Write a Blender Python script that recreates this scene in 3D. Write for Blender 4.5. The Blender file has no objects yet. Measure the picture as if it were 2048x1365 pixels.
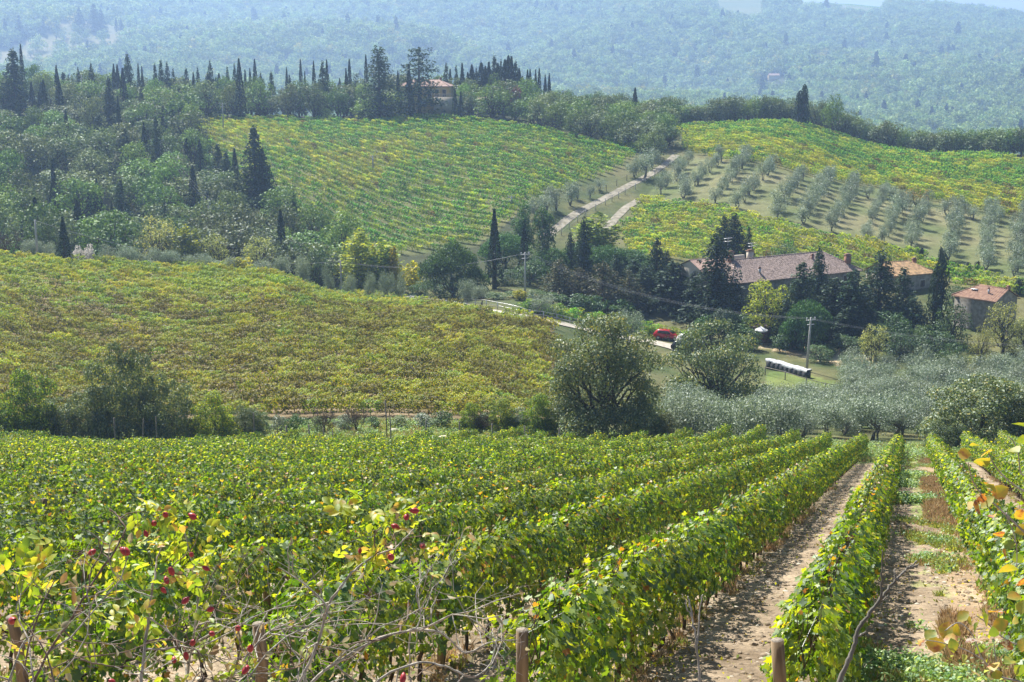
import bpy, math, random
import numpy as np
from mathutils import Vector, Matrix, Euler

# ------------------------------------------------------------------ camera, sky, sun, exposure
S = bpy.context.scene
C = S.collection
R = math.radians
FOC, CU, CV, PITCH, CZ = 2800.0, 1024.0, 682.5, R(11.74), 60.0
cam = bpy.data.cameras.new("camera"); camo = bpy.data.objects.new("camera", cam); C.objects.link(camo)
camo.location = (0, 0, CZ); camo.rotation_euler = (math.pi / 2 - PITCH, 0, 0)
cam.sensor_width = 36; cam.sensor_fit = 'HORIZONTAL'; cam.lens = 36 * FOC / 2048
cam.clip_start = 0.1; cam.clip_end = 12000
S.camera = camo

SUN_AZ, SUN_EL = R(-29), R(50)            # azimuth from the view direction (negative = to the left)
world = bpy.data.worlds.new("World"); S.world = world; world.use_nodes = True
wn = world.node_tree.nodes; wl = world.node_tree.links
bg = wn["Background"]; sky = wn.new("ShaderNodeTexSky"); sky.sky_type = 'NISHITA'
sky.sun_disc = False; sky.sun_elevation = SUN_EL; sky.sun_rotation = SUN_AZ
sky.altitude = 400; sky.air_density = 1.0; sky.dust_density = 1.6
wl.new(sky.outputs[0], bg.inputs[0]); bg.inputs[1].default_value = 0.055
sl = bpy.data.lights.new("sun", 'SUN'); sl.energy = 5.0; sl.angle = R(0.53); sl.color = (1.0, 0.95, 0.86)
suno = bpy.data.objects.new("sun", sl); C.objects.link(suno)
tosun = Vector((math.sin(SUN_AZ) * math.cos(SUN_EL), math.cos(SUN_AZ) * math.cos(SUN_EL), math.sin(SUN_EL)))
suno.rotation_euler = (-tosun).to_track_quat('-Z', 'Y').to_euler(); suno.location = (0, 0, 300)
S.view_settings.view_transform = 'Standard'; S.view_settings.look = 'None'
S.view_settings.exposure = 1.1; S.view_settings.gamma = 1.0
S.cycles.use_denoising = True
S.cycles.max_bounces = 7; S.cycles.diffuse_bounces = 3; S.cycles.transmission_bounces = 5
S.cycles.glossy_bounces = 2; S.cycles.volume_bounces = 2; S.cycles.caustics_reflective = False
HAZE_DENSITY, HAZE_COLOR, HAZE_G = 0.00027, (0.43, 0.63, 1.0), 0.45

# ------------------------------------------------------------------ pixel <-> world helpers (2048-wide photograph)
cp, sp = math.cos(PITCH), math.sin(PITCH)
def ray(u, v):
    x = (u - CU) / FOC; y = -(v - CV) / FOC
    f = cp + y * sp; z = -sp + y * cp
    return x / f, z / f                              # X/Y and Z/Y slopes
def dep(v): return -ray(CU, v)[1]
def vof(d): return CV + FOC * math.tan(math.atan(d) - PITCH)
def smooth(e0, e1, x):
    t = np.clip((x - e0) / (e1 - e0), 0, 1); return t * t * (3 - 2 * t)
def vnoise(x, y, seed=0):
    x = np.asarray(x, float); y = np.asarray(y, float)
    xi = np.floor(x).astype(np.int64); yi = np.floor(y).astype(np.int64)
    fx = x - xi; fy = y - yi; fx = fx * fx * (3 - 2 * fx); fy = fy * fy * (3 - 2 * fy)
    def h(a, b):
        n = (a * 374761393 + b * 668265263 + seed * 1442695041) & 0xFFFFFFFF
        n = ((n ^ (n >> 13)) * 1274126177) & 0xFFFFFFFF
        return ((n ^ (n >> 16)) & 0xFFFF) / 65535.0
    return (h(xi, yi) * (1 - fx) + h(xi + 1, yi) * fx) * (1 - fy) + (h(xi, yi + 1) * (1 - fx) + h(xi + 1, yi + 1) * fx) * fy
def fbm(x, y, seed=0, o=3):
    s = 0; a = 0.5; t = 0
    for k in range(o):
        s = s + a * vnoise(x * 2 ** k, y * 2 ** k, seed + k); t += a; a *= 0.5
    return s / t

# ------------------------------------------------------------------ terrain height: thin-plate spline through surveyed points
VIS = [  # (u, v, distance) of ground that shows
 (100,880,112),(600,855,117),(1000,852,117),(1500,882,112),(2048,885,112),
 (100,760,140),(100,640,175),(100,527,208),(550,562,205),(0,523,208),(200,535,208),(300,544,207),(420,553,206),(300,640,176),(300,590,192),(450,600,190),(600,700,155),(900,622,195),(1000,760,145),(1100,657,188),(-300,520,205),
 (1500,817,160),(1560,762,175),(1570,737,185),(2000,815,160),(1600,690,205),(1950,715,197),(1340,662,212),
 (905,600,222),(1050,600,215),(1200,620,226),(1600,622,222),(1950,640,215),
 (850,507,268),(600,402,300),(700,330,335),(800,243,392),(400,252,380),(1280,306,345),(1050,420,290),(1000,330,330),(1100,262,372),
 (1360,310,345),(2048,447,282),(1500,325,325),(1600,462,265),(1300,400,305),(2048,547,238),(1300,525,250),(1700,512,250),(1110,462,278),(1345,320,338),
 (1600,253,410),(1350,258,400),(2048,314,370),(850,226,410),(1700,340,340),
 (150,90,900),(100,122,830),(300,20,1200),(1000,180,800),(1000,60,1150),(1700,232,760),(2000,242,740),(1700,100,1150),(2000,110,1130),
 (1700,10,1500),(1850,24,1520),(1980,36,1500),(2060,48,1480),(2400,62,1450),(1400,-25,1520),(1000,-60,1550),(300,-80,1550),(-300,-80,1550)]
HID = [  # (u, distance, height above the camera)
 (100,235,-37),(300,250,-41),(600,240,-42),(-300,250,-40),(100,300,-34),(100,350,-26),(100,400,-19),(100,450,-15),(-300,400,-19),
 (100,480,-18),(100,560,-40),(800,430,-18),(800,500,-27),(800,600,-52),(1600,460,-27),(1600,560,-50),(2048,440,-34),(2048,540,-55),
 (2500,250,-41),(2500,370,-32),(2500,480,-52),(100,670,-58),(800,690,-64),(1600,670,-66),(2400,660,-68),(-400,690,-60),
 (300,1900,90),(1000,1900,80),(1700,1800,20),(2048,1800,0),(300,2400,40),(1700,2400,-30),(300,3300,-40),(1700,3300,-60),(2400,3300,-60),(-300,3300,-40)]
def plane_dep(Y): return 0.2603 + 3.6 / Y
def far(Y): return Y if Y < 650 else Y + 500 if Y < 700 else 1500 + (Y - 740) * 2.6
VIS = [(u, v, far(Y)) for u, v, Y in VIS]; HID = [(u, far(Y), z * (1.6 if Y > 1500 else 1)) for u, Y, z in HID]
_P = []
for a in (-0.7, -0.35, 0, 0.35, 0.7):
    for Y in (5, 9, 16, 30, 55, 80, 98): _P.append((a, Y, plane_dep(Y)))
for u, v, Y in VIS: _P.append((ray(u, v)[0], Y, dep(v)))
for u, Y, z in HID: _P.append((ray(u, vof(-z / Y))[0], Y, -z / Y))
_P = np.array(_P); _K = np.stack([_P[:, 0] * 3.5, np.log(_P[:, 1])], 1)
def _U(d2): return np.where(d2 > 0, d2 * np.log(np.maximum(d2, 1e-12)), 0.0)
_n = len(_K); _d2 = ((_K[:, None] - _K[None]) ** 2).sum(-1)
_A = np.zeros((_n + 3, _n + 3)); _A[:_n, :_n] = _U(_d2) + np.eye(_n) * 0.002
_A[:_n, _n] = 1; _A[:_n, _n + 1:] = _K; _A[_n, :_n] = 1; _A[_n + 1:, :_n] = _K.T
_W = np.linalg.solve(_A, np.concatenate([_P[:, 2], np.zeros(3)]))
def height(X, Y):
    X = np.atleast_1d(np.asarray(X, float)); Y = np.atleast_1d(np.asarray(Y, float)); Yc = np.maximum(Y, 1.0)
    a = np.clip(X / Yc, -0.9, 0.9) * 3.5; L = np.log(Yc); d = np.full(a.shape, _W[_n]) + a * _W[_n + 1] + L * _W[_n + 2]
    for i in range(_n): d = d + _W[i] * _U((a - _K[i, 0]) ** 2 + (L - _K[i, 1]) ** 2)
    w = smooth(86, 110, Yc)
    z = -(plane_dep(Yc) * (1 - w) + d * w) * Yc
    bank = -1.6 - 0.5 * np.maximum(Y, 0)
    rel = np.where(Yc > 118, (fbm(X / 9, Yc / 9, 9) - .5) * 0.4, 0) * smooth(118, 140, Yc)
    rel = rel + smooth(1450, 1900, Yc) * ((fbm(X / 260, Yc / 420, 15, 2) - .5) * 95 - 10) * smooth(3050, 2450, Yc)
    return CZ + np.where(Y < 12, np.maximum(z, bank), z + rel)
def H(X, Y): return float(height(X, Y)[0])
def gpoint(u, Y):
    """ground point at distance Y under picture column u"""
    v = 500.0
    for _ in range(6):
        a = ray(u, v)[0]; z = H(a * Y, Y); v = vof((CZ - z) / Y)
    return Vector((a * Y, Y, z)), v
def at(u, v, Y):
    a, b = ray(u, v); return Vector((a * Y, Y, CZ + b * Y))
_YS = np.exp(np.linspace(math.log(9), math.log(6200), 1900))
def ghit(u, v, ymin=9.0):
    """first ground point that the sight line through pixel (u, v) meets"""
    a, b = ray(u, v); ys = _YS[_YS > ymin]
    hz = height(a * ys, ys); k = np.nonzero(CZ + b * ys <= hz)[0]
    Y = ys[k[0]] if len(k) else ys[-1]
    return Vector((a * Y, Y, H(a * Y, Y)))
def zone(pix, ymin=100): return np.array([(p.x, p.y) for p in (ghit(u, v, ymin) for u, v in pix)])
def inside(poly, X, Y):
    X = np.asarray(X); Y = np.asarray(Y); r = np.zeros(X.shape, bool); n = len(poly)
    for i in range(n):
        x0, y0 = poly[i]; x1, y1 = poly[(i + 1) % n]
        c = ((y0 > Y) != (y1 > Y)) & (X < (x1 - x0) * (Y - y0) / (y1 - y0 + 1e-12) + x0); r ^= c
    return r

# ------------------------------------------------------------------ mesh helpers
class MB:
    def __init__(s): s.v = []; s.f = []; s.n = 0
    def add(s, V, F, m=0):
        V = np.asarray(V, float).reshape(-1, 3); F = np.asarray(F, np.int64)
        s.v.append(V); s.f.append((F + s.n, m)); s.n += len(V); return s
    def tube(s, pts, rad, n=6, m=0, cap=True):
        P = np.asarray([tuple(p) for p in pts], float); k = len(P)
        rad = np.full(k, rad, float) if np.isscalar(rad) else np.asarray(rad, float)
        T = np.gradient(P, axis=0); T /= np.linalg.norm(T, axis=1)[:, None] + 1e-9
        ref = np.array([0, 0, 1.0]) if abs(T[:, 2]).mean() < 0.8 else np.array([1.0, 0, 0])
        A = np.cross(T, ref); A /= np.linalg.norm(A, axis=1)[:, None] + 1e-9; B = np.cross(T, A)
        t = np.arange(n) * 2 * math.pi / n
        V = P[:, None] + rad[:, None, None] * (np.cos(t)[None, :, None] * A[:, None] + np.sin(t)[None, :, None] * B[:, None])
        i = np.arange(k - 1)[:, None] * n; j = np.arange(n)[None]; j2 = (j + 1) % n
        F = np.stack([i + j, i + j2, i + n + j2, i + n + j], -1).reshape(-1, 4)
        base = s.n; s.add(V, F, m)
        if cap:
            s.f.append((np.array([list(range(base, base + n))[::-1]]), m)); s.f.append((np.array([list(range(base + (k - 1) * n, base + k * n))]), m))
        return s
    def box(s, c, d, m=0, rz=0.0):
        x, y, z = d[0] / 2, d[1] / 2, d[2] / 2
        V = np.array([(i, j, k) for i in (-x, x) for j in (-y, y) for k in (-z, z)])
        if rz: V = V @ np.array([[math.cos(rz), math.sin(rz), 0], [-math.sin(rz), math.cos(rz), 0], [0, 0, 1]])
        return s.add(V + np.array(c), [(0, 1, 3, 2), (4, 6, 7, 5), (0, 4, 5, 1), (2, 3, 7, 6), (0, 2, 6, 4), (1, 5, 7, 3)], m)
    def mesh(s, name, mats, smooth=False):
        me = bpy.data.meshes.new(name)
        V = np.concatenate(s.v) if s.v else np.zeros((0, 3))
        me.vertices.add(len(V)); me.vertices.foreach_set("co", V.astype(np.float32).ravel())
        tot = np.concatenate([np.full(len(F), F.shape[1]) for F, _ in s.f]); idx = np.concatenate([F.ravel() for F, _ in s.f])
        mi = np.concatenate([np.full(len(F), m) for F, m in s.f])
        me.loops.add(len(idx)); me.loops.foreach_set("vertex_index", idx.astype(np.int32))
        me.polygons.add(len(tot)); st = np.concatenate([[0], np.cumsum(tot)[:-1]])
        me.polygons.foreach_set("loop_start", st.astype(np.int32)); me.polygons.foreach_set("loop_total", tot.astype(np.int32))
        me.polygons.foreach_set("material_index", mi.astype(np.int32))
        if smooth: me.polygons.foreach_set("use_smooth", np.ones(len(tot), bool))
        for m in (mats if isinstance(mats, (list, tuple)) else [mats]): me.materials.append(m)
        me.update(); me.validate(); return me
    def obj(s, name, mats, parent=None, smooth=False, loc=None):
        return link(name, s.mesh(name, mats, smooth), parent, loc)
def link(name, me, parent=None, loc=None):
    o = bpy.data.objects.new(name, me); C.objects.link(o)
    if parent: o.parent = parent
    if loc is not None: o.location = loc
    return o
def tag(o, label=None, cat=None, group=None, kind=None):
    if label: o["label"] = label
    if cat: o["category"] = cat
    if group: o["group"] = group
    if kind: o["kind"] = kind
    return o
def thing(name, label, cat, loc=(0, 0, 0), rz=0.0, group=None):
    o = bpy.data.objects.new(name, None); C.objects.link(o); o.location = loc; o.rotation_euler = (0, 0, rz)
    o.empty_display_size = 0.3
    return tag(o, label, cat, group)
ORD = "zeroth first second third fourth fifth sixth seventh eighth ninth tenth eleventh twelfth thirteenth fourteenth fifteenth sixteenth seventeenth eighteenth nineteenth twentieth".split()
def nth(n):
    if n < len(ORD): return ORD[n]
    return f"{n}" + ("th" if 10 < n % 100 < 14 else {1: "st", 2: "nd", 3: "rd"}.get(n % 10, "th"))

# ------------------------------------------------------------------ materials
def newmat(name):
    m = bpy.data.materials.new(name); m.use_nodes = True; m.node_tree.nodes.clear()
    return m, m.node_tree.nodes, m.node_tree.links
def leaf_mat(name, cols, trans=0.45, gloss=0.06, rough=0.45, tgain=1.5, vary=0.25, ttint=(1.15, 1.05, 0.5), mottle=0):
    m, n, l = newmat(name); out = n.new("ShaderNodeOutputMaterial")
    g = n.new("ShaderNodeNewGeometry"); oi = n.new("ShaderNodeObjectInfo")
    r = n.new("ShaderNodeValToRGB"); cr = r.color_ramp
    while len(cr.elements) < len(cols): cr.elements.new(0.5)
    for e, (p, c) in zip(cr.elements, cols): e.position = p; e.color = (*c, 1)
    if mottle:
        tc = n.new("ShaderNodeTexCoord"); nz = n.new("ShaderNodeTexNoise"); nz.inputs["Scale"].default_value = mottle; nz.inputs["Detail"].default_value = 3; l.new(tc.outputs["Object"], nz.inputs["Vector"])
        ma = n.new("ShaderNodeMath"); ma.operation = 'MULTIPLY_ADD'; ma.inputs[1].default_value = 1.5; ma.inputs[2].default_value = -.75; mb = n.new("ShaderNodeMath"); mb.operation = 'ADD'; mb.use_clamp = True
        l.new(nz.outputs[0], ma.inputs[0]); l.new(ma.outputs[0], mb.inputs[0]); l.new(g.outputs["Random Per Island"], mb.inputs[1]); l.new(mb.outputs[0], r.inputs[0])
    else: l.new(g.outputs["Random Per Island"], r.inputs[0])
    hs = n.new("ShaderNodeHueSaturation"); l.new(r.outputs[0], hs.inputs["Color"])
    mr = n.new("ShaderNodeMapRange"); mr.inputs["To Min"].default_value = 1 - vary; mr.inputs["To Max"].default_value = 1 + vary
    l.new(oi.outputs["Random"], mr.inputs["Value"]); l.new(mr.outputs[0], hs.inputs["Value"])
    mh = n.new("ShaderNodeMath"); mh.operation = 'MULTIPLY'; mh.inputs[1].default_value = 7.31
    fr = n.new("ShaderNodeMath"); fr.operation = 'FRACT'; mr2 = n.new("ShaderNodeMapRange"); mr2.inputs["To Min"].default_value = 0.485; mr2.inputs["To Max"].default_value = 0.515
    l.new(oi.outputs["Random"], mh.inputs[0]); l.new(mh.outputs[0], fr.inputs[0]); l.new(fr.outputs[0], mr2.inputs["Value"]); l.new(mr2.outputs[0], hs.inputs["Hue"])
    d = n.new("ShaderNodeBsdfDiffuse"); t = n.new("ShaderNodeBsdfTranslucent"); gl = n.new("ShaderNodeBsdfGlossy")
    l.new(hs.outputs[0], d.inputs[0])
    mx = n.new("ShaderNodeMix"); mx.data_type = 'RGBA'; mx.blend_type = 'MULTIPLY'; mx.inputs[0].default_value = 1
    l.new(hs.outputs[0], mx.inputs[6]); mx.inputs[7].default_value = (ttint[0] * tgain, ttint[1] * tgain, ttint[2] * tgain, 1)
    l.new(mx.outputs[2], t.inputs[0])
    gl.inputs["Roughness"].default_value = max(rough, .55) if gloss < .15 else rough; gl.inputs[0].default_value = (0.9, 0.95, 1, 1)
    a = n.new("ShaderNodeMixShader"); a.inputs[0].default_value = trans; l.new(d.outputs[0], a.inputs[1]); l.new(t.outputs[0], a.inputs[2])
    b = n.new("ShaderNodeMixShader"); b.inputs[0].default_value = gloss * .55; l.new(a.outputs[0], b.inputs[1]); l.new(gl.outputs[0], b.inputs[2])
    l.new(b.outputs[0], out.inputs[0]); return m
def rough_mat(name, c0, c1, scale=8.0, rough=0.85, bump=0.3, metal=0.0, stretch=None, coord="Object", dist=0.02, spec=0.3):
    m, n, l = newmat(name); out = n.new("ShaderNodeOutputMaterial"); p = n.new("ShaderNodeBsdfPrincipled")
    tc = n.new("ShaderNodeTexCoord"); mp = n.new("ShaderNodeMapping"); nz = n.new("ShaderNodeTexNoise"); r = n.new("ShaderNodeValToRGB")
    nz.inputs["Scale"].default_value = scale; nz.inputs["Detail"].default_value = 5
    if stretch: mp.inputs["Scale"].default_value = stretch
    r.color_ramp.elements[0].color = (*c0, 1); r.color_ramp.elements[1].color = (*c1, 1)
    r.color_ramp.elements[0].position = 0.35; r.color_ramp.elements[1].position = 0.65
    l.new(tc.outputs[coord], mp.inputs[0]); l.new(mp.outputs[0], nz.inputs["Vector"]); l.new(nz.outputs[0], r.inputs[0]); l.new(r.outputs[0], p.inputs["Base Color"])
    p.inputs["Roughness"].default_value = rough; p.inputs["Metallic"].default_value = metal; p.inputs["Specular IOR Level"].default_value = spec
    if bump:
        b = n.new("ShaderNodeBump"); b.inputs["Strength"].default_value = bump; b.inputs["Distance"].default_value = dist
        l.new(nz.outputs[0], b.inputs["Height"]); l.new(b.outputs[0], p.inputs["Normal"])
    l.new(p.outputs[0], out.inputs[0]); return m

# vine leaves
GR0, GR1, GR2, YG, YE, OR, RB = (.030,.070,.010), (.062,.122,.010), (.112,.19,.012), (.24,.32,.02), (.42,.43,.03), (.38,.19,.03), (.17,.07,.03)
M_vine = leaf_mat("vine_leaves", [(0, GR0), (.22, GR1), (.5, GR2), (.83, YG), (.955, YE), (.975, OR), (1, RB)], trans=.47, gloss=.11, rough=.4, tgain=1.9, vary=.18, ttint=(1.1, 1.05, .3))
M_vine_far = leaf_mat("vine_leaves_field", [(0, GR0), (.3, GR1), (.55, GR2), (.78, YG), (.92, YE), (1, RB)], trans=.48, gloss=.08, tgain=1.9, vary=.2, ttint=(1.1, 1.05, .3))
M_v_green = leaf_mat("vine_leaves_green", [(0, GR0), (.4, (0.081,0.251,0.029)), (.75, (0.178,0.418,0.037)), (1, (0.498,0.669,0.054))], trans=.42, gloss=.05, tgain=1.6)
M_v_yg = leaf_mat("vine_leaves_yellow_green", [(0, (0.099,0.212,0.024)), (.4, (0.237,0.383,0.032)), (.8, (0.476,0.568,0.053)), (1, (0.634,0.608,0.066))], trans=.42, gloss=.05, tgain=1.5)
M_v_yel = leaf_mat("vine_leaves_yellow", [(0, (0.142,0.224,0.018)), (.4, (0.401,0.472,0.035)), (.85, (0.661,0.661,0.059)), (1, (0.614,0.472,0.059))], trans=.42, gloss=.05, tgain=1.4)
M_v_brn = leaf_mat("vine_leaves_brown", [(0, (0.065,0.104,0.019)), (.35, (0.169,0.169,0.039)), (.65, (0.312,0.221,0.065)), (.85, (0.325,0.299,0.039)), (1, (0.260,0.117,0.052))], trans=.38, gloss=.05, tgain=1.4)
# trees
M_oak = leaf_mat("oak_leaves", [(0, (0.081,0.160,0.030)), (.5, (0.137,0.245,0.046)), (1, (0.241,0.377,0.072))], trans=0.24, gloss=.07, tgain=1.0, vary=0.35)
M_oak2 = leaf_mat("grey_oak_leaves", [(0, (0.088,0.130,0.050)), (.5, (0.142,0.196,0.073)), (1, (0.230,0.293,0.112))], trans=0.22, gloss=.08, tgain=1.0, vary=0.35)
M_oakn = leaf_mat("oak_leaves_near", [(0, (0.065,0.112,0.047)), (.5, (0.112,0.169,0.065)), (.85, (0.205,0.263,0.112)), (1, (0.412,0.374,0.094))], trans=.3, gloss=.1, rough=.42, tgain=1.2)
M_lush = leaf_mat("lush_leaves", [(0, (0.032,0.076,0.023)), (.5, (0.058,0.128,0.032)), (1, (0.128,0.230,0.051))], trans=0.28, gloss=.08, tgain=1.2)
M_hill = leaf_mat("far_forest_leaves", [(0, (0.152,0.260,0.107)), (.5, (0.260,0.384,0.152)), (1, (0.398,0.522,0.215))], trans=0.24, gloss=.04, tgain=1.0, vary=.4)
M_cyp = leaf_mat("cypress_leaves", [(0, (0.018,0.037,0.018)), (.7, (0.030,0.060,0.025)), (1, (0.050,0.088,0.035))], trans=.15, gloss=.03, tgain=1.2, vary=.2)
M_con = leaf_mat("conifer_needles", [(0, (0.021,0.044,0.023)), (.6, (0.036,0.072,0.034)), (1, (0.078,0.130,0.052))], trans=.2, gloss=.04, tgain=1.2, vary=.25)
M_brcon = leaf_mat("brownish_needles", [(0, (0.039,0.058,0.029)), (.5, (0.078,0.091,0.039)), (1, (0.156,0.130,0.065))], trans=.25, gloss=.04, tgain=1.2)
M_pine = leaf_mat("pine_needles", [(0, (0.031,0.081,0.025)), (.6, (0.063,0.147,0.039)), (1, (0.140,0.266,0.063))], trans=0.28, gloss=.05, tgain=1.3)
M_olive = leaf_mat("olive_leaves", [(0, (0.128,0.179,0.109)), (.5, (0.217,0.277,0.184)), (1, (0.357,0.422,0.306))], trans=.26, gloss=.12, rough=.4, tgain=1.2, vary=.15, ttint=(1.05, 1.05, .75))
M_pop = leaf_mat("poplar_leaves", [(0, (0.144,0.230,0.029)), (.5, (0.273,0.389,0.043)), (1, (0.489,0.532,0.057))], trans=.45, gloss=.05, tgain=1.5)
M_yel = leaf_mat("yellow_leaves", [(0, (.26,.30,.03)), (.6, (.50,.47,.05)), (1, (.55,.42,.05))], trans=.45, gloss=.04, tgain=1.3)
M_red = leaf_mat("red_plum_leaves", [(0, (.13,.05,.05)), (1, (.26,.12,.10))], trans=.4, tgain=1.2, ttint=(1, .9, .9))
M_wht = leaf_mat("white_plumes", [(0, (.55,.52,.45)), (1, (.8,.77,.7))], trans=.3, tgain=1.0, ttint=(1, 1, 1))
M_willow = leaf_mat("pale_leaves", [(0, (0.169,0.208,0.065)), (.5, (0.260,0.299,0.104)), (1, (0.416,0.429,0.169))], trans=.4, gloss=.06, tgain=1.3)
M_grass = leaf_mat("grass_blades", [(0, (0.131,0.198,0.054)), (.5, (0.263,0.330,0.082)), (1, (0.525,0.495,0.162))], trans=.4, gloss=.04, tgain=1.3)
M_dry = leaf_mat("dry_grass_blades", [(0, (.26,.17,.09)), (.5, (.42,.30,.17)), (1, (.5,.40,.25))], trans=.35, gloss=.04, tgain=1.1, ttint=(1.1, 1, .8))
M_weed = leaf_mat("weed_leaves", [(0, (0.101,0.207,0.072)), (.6, (0.203,0.345,0.120)), (1, (0.446,0.569,0.240))], trans=.4, gloss=.08, tgain=1.4)
M_rose = leaf_mat("rose_leaves", [(0, (.12,.24,.02)), (.5, (.28,.40,.03)), (.88, (.44,.46,.05)), (1, (.42,.30,.08))], trans=.5, gloss=.1, tgain=1.6, vary=0, mottle=40)
M_aut = leaf_mat("autumn_leaves", [(0, (.16,.26,.03)), (.35, (.36,.38,.04)), (.65, (.58,.42,.04)), (.82, (.42,.17,.04)), (.93, (.2,.07,.03)), (1, (.5,.45,.36))], trans=.5, gloss=.1, tgain=1.1, vary=0, mottle=55)
M_dead = leaf_mat("withered_leaves", [(0, (.28,.21,.11)), (.5, (.46,.42,.28)), (1, (.38,.22,.09))], trans=.35, gloss=.05, tgain=1.0, vary=0, ttint=(1, .97, .8), mottle=50)
M_bark = rough_mat("bark", (.045,.035,.026), (.11,.09,.07), 14, .9, .6, stretch=(1, 1, .25))
M_barkg = rough_mat("grey_bark", (.12,.11,.09), (.24,.22,.19), 14, .9, .6, stretch=(1, 1, .25))
M_vbark = rough_mat("vine_bark", (.05,.035,.025), (.14,.10,.07), 30, .95, .6, stretch=(1, 1, .2))
M_post = rough_mat("post_wood", (.16,.11,.06), (.34,.25,.15), 16, .85, .5, stretch=(1, 1, .12))
M_postend = rough_mat("post_end_grain", (.16,.13,.10), (.30,.26,.2), 60, .9, .4)
M_cane = rough_mat("grey_cane", (.26,.23,.19), (.52,.48,.42), 60, .8, .4, stretch=(1, 1, .3))
M_cane2 = rough_mat("brown_cane", (.13,.09,.07), (.26,.19,.15), 60, .8, .4)
M_grape = rough_mat("dark_grapes", (.012,.010,.022), (.03,.022,.05), 20, .45, 0)
M_hip = rough_mat("rose_hip_red", (.32,.022,.035), (.52,.06,.07), 90, .36, .1, spec=.4)
M_hipend = rough_mat("hip_tip", (.05,.03,.02), (.12,.08,.05), 40, .9, .2)
M_conc = rough_mat("pole_concrete", (.34,.33,.31), (.48,.47,.44), 6, .85, .2)
M_metal = rough_mat("galvanised_metal", (.42,.43,.44), (.56,.57,.58), 10, .45, .05, metal=.6)
M_wire = rough_mat("wire", (.3,.3,.3), (.42,.42,.42), 4, .5, 0, metal=.7)
M_cable = rough_mat("power_cable", (.22,.24,.26), (.3,.32,.34), 4, .6, 0)
M_white = rough_mat("white_sheet", (.46,.47,.50), (.66,.67,.70), 3, .5, .3)
M_black = rough_mat("black_sheet", (.03,.03,.035), (.07,.07,.08), 5, .5, .3)
M_stone = rough_mat("pale_stone", (.38,.34,.27), (.6,.56,.48), 5, .9, .5)
M_wallg = rough_mat("grey_stone_wall", (.22,.20,.17), (.38,.35,.30), 1.8, .92, .5, dist=.06)
M_wally = rough_mat("yellow_plaster", (.52,.37,.15), (.60,.45,.20), .8, .92, .1)
M_wallp = rough_mat("pale_plaster", (.50,.44,.36), (.60,.54,.45), .8, .92, .1)
M_roofg = rough_mat("old_grey_tiles", (.13,.095,.08), (.40,.31,.27), 3.5, .9, .3)
M_roofr = rough_mat("red_tiles", (.20,.11,.075), (.34,.21,.145), 2.5, .9, .3)
M_roofm = rough_mat("mossy_orange_tiles", (.22,.15,.08), (.52,.33,.17), 1.8, .9, .3)
M_roofp = rough_mat("pink_tiles", (.30,.20,.16), (.44,.31,.26), 1.2, .9, .3)
M_shut = rough_mat("brown_shutter", (.07,.05,.035), (.12,.085,.06), 6, .7, .2)
M_glass = rough_mat("dark_glass", (.02,.025,.03), (.035,.04,.05), 2, .1, 0, spec=.6)
M_brick = rough_mat("brick_stack", (.25,.12,.08), (.36,.2,.14), 8, .9, .3)
M_road = rough_mat("pale_gravel", (.32,.29,.23), (.5,.46,.39), 1.5, .95, .4, coord="Object")
M_track = rough_mat("dirt_track", (.17,.155,.11), (.33,.30,.24), .9, .95, .4, coord="Object")
M_carred = rough_mat("red_car_paint", (.42,.012,.016), (.45,.016,.02), 1, .25, 0, spec=.6)
M_carwht = rough_mat("white_car_paint", (.72,.73,.75), (.76,.77,.78), 1, .25, 0, spec=.6)
M_cardrk = rough_mat("dark_car_paint", (.02,.022,.026), (.03,.032,.036), 1, .2, 0, spec=.6)
M_tyre = rough_mat("tyre_rubber", (.015,.015,.015), (.025,.025,.025), 9, .8, .2)
M_rim = rough_mat("wheel_rim", (.5,.5,.52), (.6,.6,.62), 3, .3, 0, metal=.8)
M_lamp = rough_mat("lamp_lens", (.75,.76,.78), (.8,.8,.82), 3, .15, 0)
M_clod = rough_mat("soil_clod", (.20,.15,.10), (.42,.34,.25), 9, .95, .6)

# ------------------------------------------------------------------ haze
def add_haze():
    lo, hi = TZ[0] - 1.0, max(TZ[1] + 30, CZ + 60)
    b = MB().box((0, 3270, (lo + hi) / 2), (8400, 6660, hi - lo))
    m, n, l = newmat("haze_air"); out = n.new("ShaderNodeOutputMaterial"); v = n.new("ShaderNodeVolumePrincipled")
    v.inputs["Density"].default_value = HAZE_DENSITY; v.inputs["Color"].default_value = (*HAZE_COLOR, 1)
    v.inputs["Anisotropy"].default_value = HAZE_G
    l.new(v.outputs[0], out.inputs["Volume"])
    tag(b.obj("haze", m), "thin blue autumn haze lying over the whole valley", "haze", kind="stuff")

# ------------------------------------------------------------------ ground zones (world polygons)
Z_UP = zone([(392,250),(520,242),(800,241),(960,243),(1060,262),(1170,283),(1282,304),(1230,345),(1150,372),(1060,408),(1010,450),(960,490),(850,508),(790,512),(690,490),(600,452),(525,400),(472,350),(425,305),(384,262)])
Z_BROWN = zone([(-250,600),(-120,540),(0,524),(100,528),(300,543),(560,562),(760,600),(900,622),(1000,640),(1108,657),(1108,700),(1105,845),(900,842),(600,838),(300,838),(0,838),(-250,838)])
Z_STRIP = zone([(1285,398),(1400,415),(1600,462),(1840,515),(2048,572),(2200,610),(2048,600),(1850,560),(1700,540),(1560,530),(1400,528),(1270,532),(1240,470)])
Z_RIGHT = zone([(1342,256),(1600,254),(1720,268),(1830,290),(1950,312),(2048,330),(2200,360),(2200,480),(2048,446),(1900,412),(1760,378),(1600,350),(1480,328),(1375,308)])
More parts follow.
